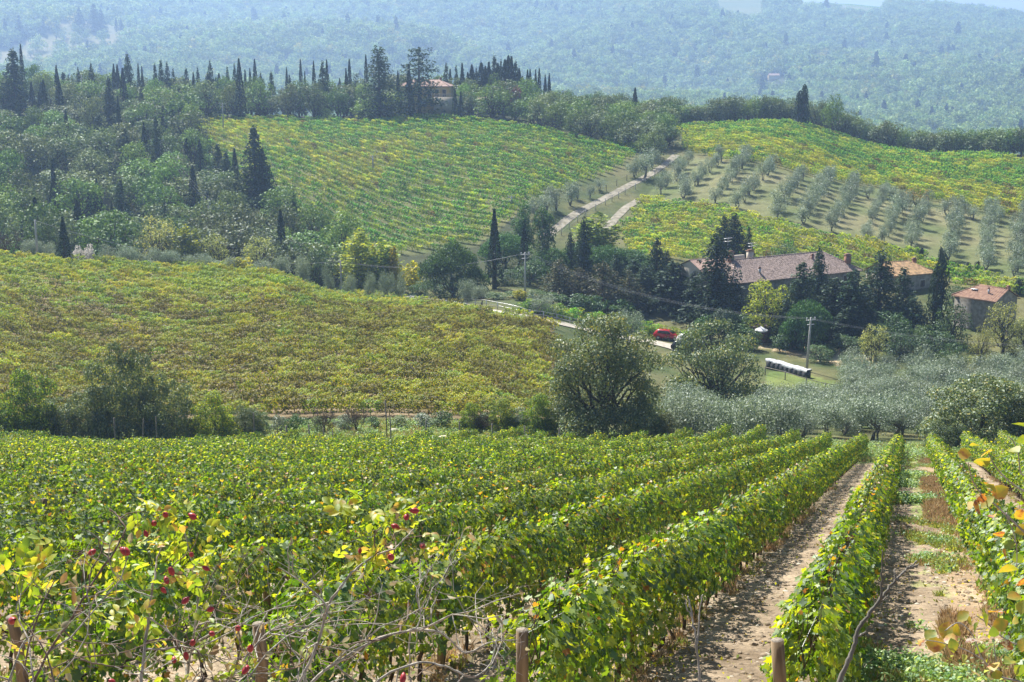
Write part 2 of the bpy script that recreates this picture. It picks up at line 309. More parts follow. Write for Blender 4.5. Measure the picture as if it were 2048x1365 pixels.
Z_OLIVE = zone([(1375,312),(1480,330),(1600,353),(1760,381),(1900,415),(2048,449),(2250,500),(2250,620),(2048,570),(1840,513),(1600,460),(1400,413),(1290,396),(1330,350)])
Z_MEADOW = zone([(-60,118),(20,92),(110,62),(230,48),(330,58),(345,78),(250,92),(150,122),(60,145),(-60,160)], 600)
Z_FV1 = zone([(1240,-12),(1392,-12),(1396,28),(1350,26)], 600)
Z_FM = zone([(1398,-12),(1535,-12),(1528,50),(1480,46),(1430,30)], 600)
Z_FV2 = zone([(1545,-6),(1790,4),(1770,36),(1740,42),(1640,28),(1550,14)], 600)
Z_GRASS = zone([(1535,745),(1620,752),(1760,790),(1700,800),(1530,775)], 120)
Z_GARDEN_SUN = zone([(1490,668),(1560,682),(1640,698),(1740,715),(1770,735),(1700,738),(1640,722),(1560,705),(1490,690)], 150)  # small patch of sun on the garden, painted as paler ground
ROWDIR = np.array([ray(1822, 822)[0], 1.0]); ROWDIR /= np.linalg.norm(ROWDIR)      # direction of the near rows
ROWN = np.array([-ROWDIR[1], ROWDIR[0]])                                           # to the left
ROWLEN = 1 / ROWDIR[1]
def rowoff(x, y):   # signed distance of a point to the left of the line of sight along the rows
    return x * ROWN[0] + y * ROWN[1]

def build_terrain():
    L = np.concatenate([np.exp(np.arange(math.log(5), math.log(136), 0.0042)), np.exp(np.linspace(math.log(136.2), math.log(6600), 500))])
    ys = L - 30.0; a = np.linspace(-0.6, 0.6, 640)
    Yg, Ag = np.meshgrid(ys, a, indexing='ij'); Xg = Ag * (Yg + 30)
    X = Xg.ravel(); Y = Yg.ravel(); Zh = height(X, Y)
    nearw = 1 - smooth(95, 125, Y)
    off = rowoff(X, Y)
    Zh = Zh + nearw * (fbm(X * 2.2, Y * 2.2, 3) - .5) * 0.10
    # --- colour of each patch of ground (its own colour; only the garden's sun patch is painted in)
    col = np.empty((len(X), 3)); col[:] = (.05, .06, .025)
    N1 = fbm(X / 5, Y / 5, 5)[:, None]; N2 = fbm(X / 1.1, Y / 1.1, 6)[:, None]; N3 = fbm(X / 26, Y / 26, 8)[:, None]
    def put(mask, c0, c1, N=N1):
        t = np.clip((N[mask] - .3) / .4, 0, 1); col[mask] = np.array(c0) * (1 - t) + np.array(c1) * t
    near = (Y < 118)
    put(near, (.22, .165, .11), (.38, .30, .21), N2)
    # grass along the far headland and the grassy alley
    grassy = near & (Y + (N1[:, 0] - .5) * 14 > 92)
    put(grassy, (.13, .19, .05), (.27, .27, .11), N2)
    alley = near & (off < -0.2) & (off > -1.0) & (N1[:, 0] + N2[:, 0] * .5 > .72) & (Y > 16)
    put(alley, (.16, .21, .06), (.33, .31, .15), N2)
    dry = near & (np.abs(off + 1.28 + (N1[:, 0] - .5) * .5) < .33) & (N3[:, 0] + .4 * N2[:, 0] > .55)
    put(dry, (.31, .215, .135), (.40, .30, .19), N2)
    mid = ((Y >= 118) & (Y < 236)) | ((Y >= 236) & (Y < 430) & (X > .01 * Y)); put(mid, (.065, .09, .028), (.145, .14, .06), N1)
    put(inside(Z_BROWN, X, Y), (.17, .13, .07), (.26, .2, .12))
    put(inside(Z_UP, X, Y), (.085, .11, .035), (.15, .15, .06)); put(inside(Z_STRIP, X, Y), (.09, .11, .035), (.16, .15, .06))
    put(inside(Z_RIGHT, X, Y), (.09, .11, .035), (.16, .15, .06))
    put(inside(Z_OLIVE, X, Y), (.12, .15, .055), (.21, .20, .10), fbm(X / 11, Y / 11, 5)[:, None])
    put(inside(Z_MEADOW, X, Y), (.12, .135, .06), (.21, .19, .09), N3)
    put(inside(Z_FM, X, Y), (.12, .16, .06), (.17, .19, .08), N3)
    put(inside(Z_FV1, X, Y), (.17, .17, .11), (.22, .20, .13), N3); put(inside(Z_FV2, X, Y), (.17, .17, .11), (.22, .20, .13), N3)
    put(inside(Z_GRASS, X, Y), (.11, .16, .04), (.18, .21, .06)); put(inside(Z_GARDEN_SUN, X, Y), (.36, .27, .16), (.5, .42, .27))
    nY, nX = Yg.shape
    i = (np.arange(nY - 1)[:, None] * nX + np.arange(nX - 1)[None]).ravel()
    b = MB().add(np.stack([X, Y, Zh], 1), np.stack([i, i + 1, i + nX + 1, i + nX], 1))
    m, n, l = newmat("earth"); out = n.new("ShaderNodeOutputMaterial"); p = n.new("ShaderNodeBsdfPrincipled")
    at_ = n.new("ShaderNodeAttribute"); at_.attribute_name = "ground_colour"
    tc = n.new("ShaderNodeTexCoord"); n1 = n.new("ShaderNodeTexNoise"); n1.inputs["Scale"].default_value = 7; n1.inputs["Detail"].default_value = 7; n1.inputs["Roughness"].default_value = .7
    n2 = n.new("ShaderNodeTexNoise"); n2.inputs["Scale"].default_value = 0.55; n2.inputs["Detail"].default_value = 4
    l.new(tc.outputs["Object"], n1.inputs["Vector"]); l.new(tc.outputs["Object"], n2.inputs["Vector"])
    r1 = n.new("ShaderNodeMapRange"); r1.inputs["From Min"].default_value = .3; r1.inputs["From Max"].default_value = .7; r1.inputs["To Min"].default_value = .55; r1.inputs["To Max"].default_value = 1.35
    r2 = n.new("ShaderNodeMapRange"); r2.inputs["From Min"].default_value = .3; r2.inputs["From Max"].default_value = .7; r2.inputs["To Min"].default_value = .8; r2.inputs["To Max"].default_value = 1.2
    l.new(n1.outputs[0], r1.inputs[0]); l.new(n2.outputs[0], r2.inputs[0])
    mm = n.new("ShaderNodeMath"); mm.operation = 'MULTIPLY'; l.new(r1.outputs[0], mm.inputs[0]); l.new(r2.outputs[0], mm.inputs[1])
    vm = n.new("ShaderNodeVectorMath"); vm.operation = 'SCALE'; l.new(at_.outputs["Color"], vm.inputs[0]); l.new(mm.outputs[0], vm.inputs["Scale"])
    l.new(vm.outputs[0], p.inputs["Base Color"]); p.inputs["Roughness"].default_value = .95; p.inputs["Specular IOR Level"].default_value = .15
    bp = n.new("ShaderNodeBump"); bp.inputs["Strength"].default_value = .9; bp.inputs["Distance"].default_value = .07
    l.new(n1.outputs[0], bp.inputs["Height"]); l.new(bp.outputs[0], p.inputs["Normal"]); l.new(p.outputs[0], out.inputs[0])
    me = b.mesh("terrain", m, True)
    ca = me.color_attributes.new("ground_colour", 'FLOAT_COLOR', 'POINT')
    ca.data.foreach_set("color", np.concatenate([col, np.ones((len(X), 1))], 1).astype(np.float32).ravel())
    tag(link("terrain", me), "rolling vineyard valley with ploughed soil, grass and wooded hills", "ground", kind="structure")
    return float(Zh.min()), float(Zh.max())
TZ = build_terrain()

def ribbon(name, pix, width, mat, lift=0.05, ymin=100, label=None):
    """a road laid on the ground along a line of points"""
    P = [ghit(u, v, ymin) for u, v in pix]; Q = []
    for i in range(len(P) - 1):
        k = max(2, int((P[i + 1] - P[i]).length / 1.0))
        Q += [P[i].lerp(P[i + 1], j / k) for j in range(k)]
    Q.append(P[-1]); Q = np.array([(q.x, q.y) for q in Q])
    for _ in range(12): Q[1:-1] = (Q[:-2] + Q[1:-1] * 2 + Q[2:]) / 4
    T = np.gradient(Q, axis=0); T /= np.linalg.norm(T, axis=1)[:, None]; Nn = np.stack([-T[:, 1], T[:, 0]], 1)
    s = np.linspace(-.5, .5, 7); V = []
    for k in s:
        w = width * k * (1 + .12 * (fbm(Q[:, 0], Q[:, 1], 4) - .5)); xy = Q + Nn * w[:, None]; V.append(np.concatenate([xy, (height(xy[:, 0], xy[:, 1]) + lift + .12 * (.25 - k * k))[:, None]], 1))
    V = np.stack(V, 1).reshape(-1, 3); n = len(s); i = (np.arange(len(Q) - 1)[:, None] * n + np.arange(n - 1)[None]).ravel()
    o = MB().add(V, np.stack([i, i + n, i + n + 1, i + 1], 1)).obj(name, mat, smooth=True)
    tag(o, label, "road", kind="structure"); return Q
TRACK = ribbon("track", [(1085,480),(1110,462),(1150,430),(1190,408),(1230,388),(1275,364),(1310,346),(1338,325),(1352,312)], 2.0, M_track, .06, 150, "pale dirt track climbing between the vineyards")
TRACK2 = ribbon("field_path", [(1212,462),(1232,438),(1250,418),(1278,402)], 1.9, M_track, .1, 150, "short dirt path beside the yellow vineyard strip")
LANE = ribbon("lane", [(790,592),(860,602),(960,622),(1080,642),(1160,658),(1260,676),(1330,690),(1400,712)], 2.6, M_road, .12, 150, "pale lane running in front of the farm")

# ------------------------------------------------------------------ plant geometry
def unit(v): return v / (np.linalg.norm(v, axis=-1, keepdims=True) + 1e-9)
def leaf_cards(b, rng, P, Nn, size, up=None, aspect=.62, fold=.18, m=0, spread=.6):
    """one small folded diamond leaf clump per point"""
    k = len(P); Nn = unit(Nn + rng.normal(0, spread, (k, 3)))
    T = rng.normal(0, 1, (k, 3)) if up is None else np.asarray(up) + rng.normal(0, .35, (k, 3))
    T = unit(T - (T * Nn).sum(1, keepdims=True) * Nn); B = np.cross(Nn, T)
    s = np.asarray(size) * rng.uniform(.65, 1.3, k); s = s[:, None]
    f = Nn * s * fold
    V = np.stack([P - T * s * .5, P + B * s * .5 * aspect + f - T * s * .06, P + T * s * .5, P - B * s * .5 * aspect + f - T * s * .06], 1).reshape(-1, 3)
    F = np.arange(k * 4).reshape(-1, 4); b.add(V, F, m)
def sphere_dirs(rng, k): return unit(rng.normal(0, 1, (k, 3)))
def wob(rng, p0, p1, n=5, amt=.06):
    p0 = np.array(p0, float); p1 = np.array(p1, float); t = np.linspace(0, 1, n)[:, None]; Lh = np.linalg.norm(p1 - p0)
    q = p0 + (p1 - p0) * t; q[1:-1] += rng.normal(0, amt * Lh, (n - 2, 3)); return q
def fit(cr, W, Ht, pw=95, ph=99.5):
    A_ = np.concatenate(cr.v); f = (W / 2) / np.percentile(np.hypot(A_[:, 0], A_[:, 1]), pw); fz = Ht / np.percentile(A_[:, 2], ph)
    for v_ in cr.v: v_[:, :2] *= f; v_[:, 2] *= fz
def broadleaf(seed, Ht, W, n, cs, zb=.18, lobes=11, mat=None, bark=None, lobe=(.34, .5), shell=(.6, 1.06), limbs=True, up=None, aspect=.62, spread=.7, flat=1.0, top=1.0, low=-.8, barrel=.85, skirt=0):
    rng = np.random.default_rng(seed); cr = MB(); tr = MB(); zc = Ht * (1 + zb) / 2; rz = Ht * (1 - zb) / 2; rx = W / 2
    D = []
    while len(D) < lobes:
        d = sphere_dirs(rng, 1)[0]
        if d[2] < low: continue
        if all(np.dot(d, e) < .86 for e in D) or rng.random() < .1: D.append(d)
    L = []
    for d in D:
        q = rng.uniform(*lobe); k = rng.uniform(.55, .76); hz_ = np.hypot(d[0], d[1]) + 1e-6; g_ = (max(hz_, barrel) if d[2] < 0 else hz_) / hz_
        L.append((np.array([d[0] * g_ * rx * k, d[1] * g_ * rx * k, zc + d[2] * rz * min(1, k + .14) * top]), np.array([rx, rx, rz * flat]) * q))
    for i in range(skirt):
        a_ = i * 6.283 / max(skirt, 1) + rng.uniform(-.3, .3); L.append((np.array([math.cos(a_) * rx * .62, math.sin(a_) * rx * .62, Ht * rng.uniform(.1, .2)]), np.array([rx * .4, rx * .4, Ht * .17])))
    L.append((np.array([0, 0, zc]), np.array([rx, rx, rz]) * .55))
    w = np.array([r[0] ** 2 for _, r in L]); w /= w.sum()
    for (c, r), wi in zip(L, w):
        k = int(n * wi); d = sphere_dirs(rng, k); d[:, 2] = np.where((d[:, 2] < -.3) & (rng.random(k) < .6), -d[:, 2], d[:, 2])
        bump = 1 + .16 * np.sin(d[:, 0] * 7 + seed) * np.sin(d[:, 1] * 6 + 1) * np.sin(d[:, 2] * 8)
        P = c + d * r * (rng.uniform(shell[0], shell[1], k) * bump)[:, None]
        P[:, 2] = np.maximum(P[:, 2], Ht * .03)
        leaf_cards(cr, rng, P, d + np.array([0, 0, .25]), cs, up=up, aspect=aspect, spread=spread)
    A_ = np.concatenate(cr.v); f = (W / 2) / np.percentile(np.hypot(A_[:, 0], A_[:, 1]), 96); fz = Ht / np.percentile(A_[:, 2], 99.5)
    for v_ in cr.v: v_[:, :2] *= f; v_[:, 2] *= fz
    L = [(c * np.array([f, f, fz]), r * np.array([f, f, fz])) for c, r in L]
    t0 = Ht * max(zb, .12); tw = Ht * .026 + .03
    tr.tube(wob(rng, (0, 0, -.4), (rng.normal(0, .03) * Ht, 0, t0 + rz * .7), 6, .03), np.linspace(tw * 1.3, tw * .5, 6), 7)
    if limbs:
        for c, r in L[:-1]:
            s = np.array([0, 0, t0 * rng.uniform(.7, 1.6)]); tr.tube(wob(rng, s, c * np.array([.95, .95, 1]), 5, .06), np.linspace(tw * .55, tw * .12, 5), 5)
            for _ in range(2):
                e = c + sphere_dirs(rng, 1)[0] * r * .7; tr.tube(wob(rng, c * .6 + s * .4, e, 4, .06), np.linspace(tw * .25, tw * .06, 4), 4)
    return cr, tr, mat, bark or M_bark
def cypress(seed, Ht, W, n, cs, tops=1, blunt=.75, mat=None):
    rng = np.random.default_rng(seed); cr = MB(); tr = MB()
    S_ = [(0, 0, Ht, W)] if tops == 1 else [(rng.uniform(-.28, .28) * W, rng.uniform(-.28, .28) * W, Ht * rng.uniform(.8, 1.0) if i else Ht, W * rng.uniform(.5, .72)) for i in range(tops)]
    for (x, y, h, w) in S_:
        k = n // len(S_); t = rng.random(k) ** .9; th = rng.uniform(0, 2 * math.pi, k)
        prof = np.minimum(1, (t / .12 + .25)) * np.power(np.clip(1 - t, 0, 1), blunt) * 1.15
        prof = np.minimum(prof, 1) * (1 + .12 * np.sin(th * 5 + t * 16) + .07 * np.sin(th * 9 - t * 40))
        rr = w / 2 * prof * rng.uniform(.8, 1.03, k)
        P = np.stack([x + rr * np.cos(th), y + rr * np.sin(th), h * (.03 + .97 * t)], 1)
        Nn = np.stack([np.cos(th), np.sin(th), np.full(k, .3)], 1)
        leaf_cards(cr, rng, P, Nn, cs, up=np.stack([np.cos(th) * .25, np.sin(th) * .25, np.full(k, 1.0)], 1), aspect=.45, spread=.35)
        tr.tube([(0, 0, -.3), (x, y, h * .5), (x, y, h * .93)], [w * .12 + .05, w * .08 + .03, .02], 6)
    return cr, tr, mat or M_cyp, M_bark
def conifer(seed, Ht, W, n, cs, levels=16, droop=.25, power=.85, gap=0.0, mat=None, zb=.04, flat=False, irr=.25):
    rng = np.random.default_rng(seed); cr = MB(); tr = MB(); dz = Ht / levels
    tr.tube([(0, 0, -.3), (0, 0, Ht * .5), (0, 0, Ht * .98)], [Ht * .022 + .05, Ht * .014 + .03, .02], 7)
    br = []
    for i in range(levels):
        t = zb + (1 - zb) * (i + rng.uniform(-.35, .35)) / levels; nb = int(rng.integers(7, 11)) if not flat else int(rng.integers(5, 8)); ph = rng.uniform(0, 6.28)
        for j in range(nb):
            if rng.random() < gap: continue
            a = ph + j * 6.283 / nb + rng.normal(0, .2); tt = t + rng.uniform(-.6, .6) / levels; Lb = W / 2 * (min(max(1 - tt, .02), 1) ** power * rng.uniform(1 - irr, 1 + irr * .5) + .03)
            if flat and t > .8: Lb = W / 2 * rng.uniform(.2, .5)
            br.append((tt * Ht, a, Lb))
    tot = sum(x[2] for x in br) + 1e-6
    for z, a, Lb in br:
        d = np.array([math.cos(a), math.sin(a), 0]); dr = droop * rng.uniform(.5, 1.3); k = max(6, int(n * Lb / tot)); q = rng.random(k) ** .65
        wd = Lb * (.24 if not flat else .3) * (1 - q * .6); side = np.array([-d[1], d[0], 0])
        P = np.array([0, 0, z]) + d * (q * Lb)[:, None] + side * (rng.uniform(-1, 1, k) * wd)[:, None]
        P[:, 2] += -dr * Lb * (q ** 1.6) + rng.normal(0, 1, k) * dz * (.42 if not flat else .22) + (Lb * .12 if flat else 0)
        P[:, 2] = np.maximum(P[:, 2], .1)
        leaf_cards(cr, rng, P, np.tile(np.array([d[0] * .6, d[1] * .6, .5]), (k, 1)), cs, up=d * .7 + np.array([0, 0, -.5]), aspect=.55, spread=.9)
        if Lb > W * .12: tr.tube([(0, 0, z), tuple(d * Lb * .5 + np.array([0, 0, z - dr * Lb * .33])), tuple(d * Lb * .9 + np.array([0, 0, z - dr * Lb * .8]))], [Lb * .018 + .015, Lb * .012 + .01, .006], 4, cap=False)
    fit(cr, W, Ht, 90)
    return cr, tr, mat or M_con, M_bark
def stone_pine(seed, Ht, W, n, cs, zb=.35, mat=None, dome=1.0, stems=1):
    rng = np.random.default_rng(seed); cr = MB(); tr = MB(); zc = Ht * zb; rz = Ht * (1 - zb); rx = W / 2
    L = [(np.array([0, 0, zc + rz * .35]), np.array([rx * .8, rx * .8, rz * .62]))]
    for i in range(17):
        d = sphere_dirs(rng, 1)[0]; d[2] = abs(d[2]); q = rng.uniform(.26, .38)
        L.append((np.array([d[0] * rx * .72, d[1] * rx * .72, zc + rz * (.12 + d[2] * .58 * dome)]), np.array([rx * q, rx * q, rz * q * .8])))
    w = np.array([r[0] ** 2 for _, r in L]); w /= w.sum()
    for (c, r), wi in zip(L, w):
        k = int(n * wi); d = sphere_dirs(rng, k); d[:, 2] = np.where((d[:, 2] < -.1) & (rng.random(k) < .7), -d[:, 2], d[:, 2])
        P = c + d * r * rng.uniform(.7, 1.05, k)[:, None]
        leaf_cards(cr, rng, P, rng.normal(0, 1, (k, 3)) * .6 + d * .4, cs, up=d * .7 + np.array([0, 0, .9]), aspect=.4, spread=.5)
    for i in range(stems):
        x = (i - (stems - 1) / 2) * W * .17; tr.tube(wob(rng, (x * .1, 0, -.4), (x * 1.2, 0, zc + rz * .3), 5, .02), np.linspace(Ht * .03 + .04, Ht * .018, 5), 8)
        for c, r in L[1:9]: tr.tube(wob(rng, (x, 0, zc * .85), c, 4, .04), np.linspace(Ht * .013, Ht * .005, 4), 5)
    fit(cr, W, Ht)
    return cr, tr, mat or M_pine, M_bark
def olive(seed, Ht, W, n, cs):
    rng = np.random.default_rng(seed); cr = MB(); tr = MB(); L = []
    for i in range(9):
        a = rng.uniform(0, 6.28); q = rng.uniform(.1, .36); L.append((np.array([math.cos(a) * W * q, math.sin(a) * W * q, Ht * rng.uniform(.3, .8)]), np.array([W * .2, W * .2, Ht * .24]) * rng.uniform(.8, 1.25)))
    for c, r in L:
        k = n // 9; d = sphere_dirs(rng, k); P = c + d * r * (rng.random(k) ** .45)[:, None] * 1.1; P[:, 2] = np.maximum(P[:, 2], Ht * .07)
        leaf_cards(cr, rng, P, d, cs, up=d * .5 + np.array([0, 0, .8]), aspect=.36, spread=.8)
    for i in range(3):
        a = rng.uniform(0, 6.28); f = np.array([math.cos(a) * W * .12, math.sin(a) * W * .12, Ht * .3]); tr.tube(wob(rng, (0, 0, -.3), f, 4, .08), np.linspace(Ht * .035, Ht * .02, 4), 6)
        for c, r in L[i::3]: tr.tube(wob(rng, f, c, 4, .07), np.linspace(Ht * .018, Ht * .006, 4), 4)
    fit(cr, W, Ht)
    return cr, tr, M_olive, M_barkg
def poplar(seed, Ht, W, n, cs, mat, plumes=7):
    rng = np.random.default_rng(seed); cr = MB(); tr = MB()
    for i in range(plumes):
        a = rng.uniform(0, 6.28); q = rng.uniform(0, .32) if i else 0; h = Ht * (rng.uniform(.68, .97) if i else 1.0); bx, by = math.cos(a) * W * q, math.sin(a) * W * q; w = W * rng.uniform(.3, .46)
        k = n // plumes; t = rng.random(k); th = rng.uniform(0, 6.28, k); rr = w / 2 * np.sin(np.pi * (t * .86 + .1)) * rng.uniform(.3, 1.1, k)
        P = np.stack([bx * (.3 + .7 * t) + rr * np.cos(th), by * (.3 + .7 * t) + rr * np.sin(th), h * (.1 + .9 * t)], 1)
        leaf_cards(cr, rng, P, np.stack([np.cos(th), np.sin(th), np.full(k, .2)], 1), cs, spread=.8, aspect=.75)
        tr.tube(wob(rng, (0, 0, -.3), (bx, by, h * .9), 5, .015), np.linspace(Ht * .016, .015, 5), 5)
    fit(cr, W, Ht)
    return cr, tr, mat, M_barkg
def dome_shrub(seed, Ht, W, n, cs, mat, shag=.06, peak=.5):
    rng = np.random.default_rng(seed); cr = MB(); tr = MB(); d = sphere_dirs(rng, n); d[:, 2] = np.abs(d[:, 2])
    r = 1 + shag * np.sin(d[:, 0] * 9) * np.sin(d[:, 1] * 8) + rng.normal(0, shag * .4, n)
    P = np.stack([d[:, 0] * W / 2 * r, d[:, 1] * W / 2 * r, np.sign(d[:, 2]) * np.abs(d[:, 2]) ** peak * Ht * r], 1)
    leaf_cards(cr, rng, P, d, cs, up=np.array([0, 0, 1.0]) + d * .2, aspect=.5, spread=.4)
    for i in range(4): tr.tube(wob(rng, (0, 0, -.2), (rng.normal(0, W * .15), rng.normal(0, W * .15), Ht * .7), 4, .05), np.linspace(.09, .03, 4), 5)
    return cr, tr, mat, M_bark
def bare_bush(seed, Ht, W, n, mat=None, leaves=0, leafmat=None, cs=.08):
    rng = np.random.default_rng(seed); tr = MB(); cr = MB(); ends = []
    def grow(p, d, Lh, r, lev):
        e = p + d * Lh; tr.tube(wob(rng, p, e, 4, .06), np.linspace(r, r * .6, 4), 4 if lev else 5, cap=False); ends.append(e)
        if lev < 3:
            for _ in range(n if lev else n + 1):
                nd = unit(d * .8 + rng.normal(0, .45, 3) + np.array([0, 0, .2])); grow(p + d * Lh * rng.uniform(.4, 1), nd, Lh * rng.uniform(.5, .8), r * .55, lev + 1)
    for i in range(6):
        d = unit(np.array([rng.normal(0, .5 * W / Ht), rng.normal(0, .5 * W / Ht), 1.0])); grow(np.array([0, 0, -.1]), d, Ht * .36, Ht * .009, 0)
    E = np.array(ends)
    if leaves:
        P = E[rng.integers(0, len(E), leaves)] + rng.normal(0, .1, (leaves, 3)); leaf_cards(cr, rng, P, rng.normal(0, 1, (leaves, 3)), cs)
    return cr, tr, leafmat, mat or M_vbark

class Kind:
    """one kind of plant: a few meshes, used for every plant of that kind"""
    def __init__(s, name, cat, gens, Ht, W, crown="crown"):
        s.name, s.cat, s.H, s.W, s.crown = name, cat, Ht, W, crown; s.m = []; s.i = 0
        for cr, tr, m, bk in gens: s.m.append((cr.mesh(name + "_" + crown, m) if cr.n else None, tr.mesh(name + "_trunk", bk, True)))
    def put(s, loc, h, w, label, group=None, var=None, rz=None, lean=0.0):
        v = s.i % len(s.m) if var is None else var; s.i += 1; rnd = random.Random(s.i * 77 + len(s.name))
        t = thing(s.name, label, s.cat, loc, rnd.uniform(0, 6.28) if rz is None else rz, group)
        t.scale = (w / s.W, w / s.W, h / s.H); t.rotation_euler.x = lean
        cr, tr = s.m[v]; link("trunk", tr, t)
        if cr: link(s.crown, cr, t)
        return t
    def px(s, u, Y, vt, wpx, label, group=None, **k):
        g, vb = gpoint(u, Y); top = CZ - dep(vt) * Y; h = max(top - g.z, 1.0); return s.put(g, h, wpx * Y / FOC * 1.02, label, group, **k)
random.seed(5)
K_oak = Kind("broadleaf_tree", "tree", [broadleaf(10 + i, 9, 8, 1500, .46, zb=.16, lobes=10 + i, mat=(M_oak, M_oak2)[i % 2]) for i in range(8)], 9, 8)
K_mass = Kind("woodland_tree", "tree", [broadleaf(60 + i, 9, 8, 1200, .5, zb=.08, lobes=12, mat=(M_oak2, M_oak)[i % 2]) for i in range(4)], 9, 8)
K_lush = Kind("leafy_tree", "tree", [broadleaf(30 + i, 7, 6, 2600, .28, zb=.03, lobes=12, mat=M_lush, skirt=5) for i in range(2)], 7, 6)
K_lime = Kind("lime_green_tree", "tree", [broadleaf(33, 8, 7, 3600, .27, zb=.03, lobes=16, mat=M_pop, lobe=(.22, .36), skirt=5)], 8, 7)
K_will = Kind("pale_leafy_tree", "tree", [broadleaf(35 + i, 8, 7, 2600, .25, zb=.05, lobes=15, mat=M_willow, lobe=(.24, .38), skirt=4) for i in range(2)], 8, 7)
K_cyp = Kind("cypress_tree", "tree", [cypress(40 + i, 12, 2.0, 1100, .4, blunt=.7 + .12 * i) for i in range(3)], 12, 2)
K_cypm = Kind("columnar_cypress", "tree", [cypress(50 + i, 10, 3.4, 2600, .36, tops=5 + i, blunt=.45) for i in range(3)], 10, 3.4)
K_con = Kind("conifer_tree", "tree", [conifer(70 + i, 14, 6.5, 2600, .5, levels=17, droop=.3, power=.8) for i in range(4)], 14, 6.5)
K_ced = Kind("cedar_tree", "tree", [conifer(80, 20, 9, 3400, .55, levels=20, droop=.12, power=.55, mat=M_con), conifer(81, 20, 10, 2800, .55, levels=12, droop=.08, power=.42, flat=True, gap=.08), conifer(82, 14, 7, 900, .5, levels=11, droop=.1, power=.7, flat=True, gap=.2)], 20, 9.5)
K_bcon = Kind("brownish_conifer", "tree", [conifer(84 + i, 11, 8, 3200, .36, levels=14, droop=.35, power=.6, mat=M_brcon, irr=.4) for i in range(2)], 11, 8)
K_con2 = Kind("spruce_tree", "tree", [conifer(90 + i, 12, 6, 5200, .33, levels=18, droop=.42, power=.72, irr=.32) for i in range(3)], 12, 6)
K_pine = Kind("stone_pine", "tree", [stone_pine(100 + i, 9, 10, 13000, .36, zb=.13 + .03 * i, stems=(1, 1, 3)[i]) for i in range(3)], 9, 10)
K_tuft = Kind("tufted_pine", "tree", [broadleaf(105 + i, 9, 4.2, 2600, .36, zb=.1, lobes=13, mat=M_pine, up=np.array([0, 0, 1.0]), aspect=.4, lobe=(.28, .42)) for i in range(2)], 9, 4.2)
K_ol = Kind("olive_tree", "tree", [olive(110 + i, 4.5, 4.2, 1500, .27) for i in range(5)], 4.5, 4.2)
K_oln = Kind("olive_tree", "tree", [olive(120 + i, 4.2, 4.6, 3600, .19) for i in range(5)], 4.2, 4.6)
K_pop = Kind("poplar_tree", "tree", [poplar(130, 10, 6, 2600, .3, M_pop, 8), poplar(131, 10, 5, 2200, .3, M_pop, 6)], 10, 5.5)
K_yel = Kind("yellow_tree", "tree", [poplar(133, 6, 3, 1100, .28, M_yel, 5), poplar(134, 5, 4, 1300, .28, M_yel, 7)], 5.5, 3.5)
K_shr = Kind("shrub", "shrub", [broadleaf(140 + i, 3, 3.6, 1300, .24, zb=.02, lobes=10, mat=(M_lush, M_olive, M_oak2)[i], limbs=False) for i in range(3)], 3, 3.6, "foliage")
K_dom = Kind("clipped_shrub", "shrub", [dome_shrub(145, 5, 4, 4200, .22, M_cyp, .03, .6)], 5, 4, "foliage")
K_weep = Kind("weeping_conifer", "tree", [dome_shrub(146, 6, 5.5, 4200, .3, M_con, .1, .45)], 6, 5.5)
K_red = Kind("red_leaved_tree", "tree", [broadleaf(147, 6, 6, 1300, .4, zb=.1, mat=M_red)], 6, 6)
K_bare = Kind("bare_shrub", "shrub", [bare_bush(150, 5, 4, 4)], 5, 4)
K_plum = Kind("pampas_shrub", "shrub", [broadleaf(152, 2.5, 3, 500, .3, zb=.05, mat=M_wht, limbs=False)], 2.5, 3, "plumes")

K_low = Kind("wood_bush", "bush", [broadleaf(155 + i, 3, 4, 650, .36, zb=.0, lobes=9, mat=(M_oak, M_oak2, M_lush)[i], limbs=False, skirt=5) for i in range(3)], 3, 4, "foliage")

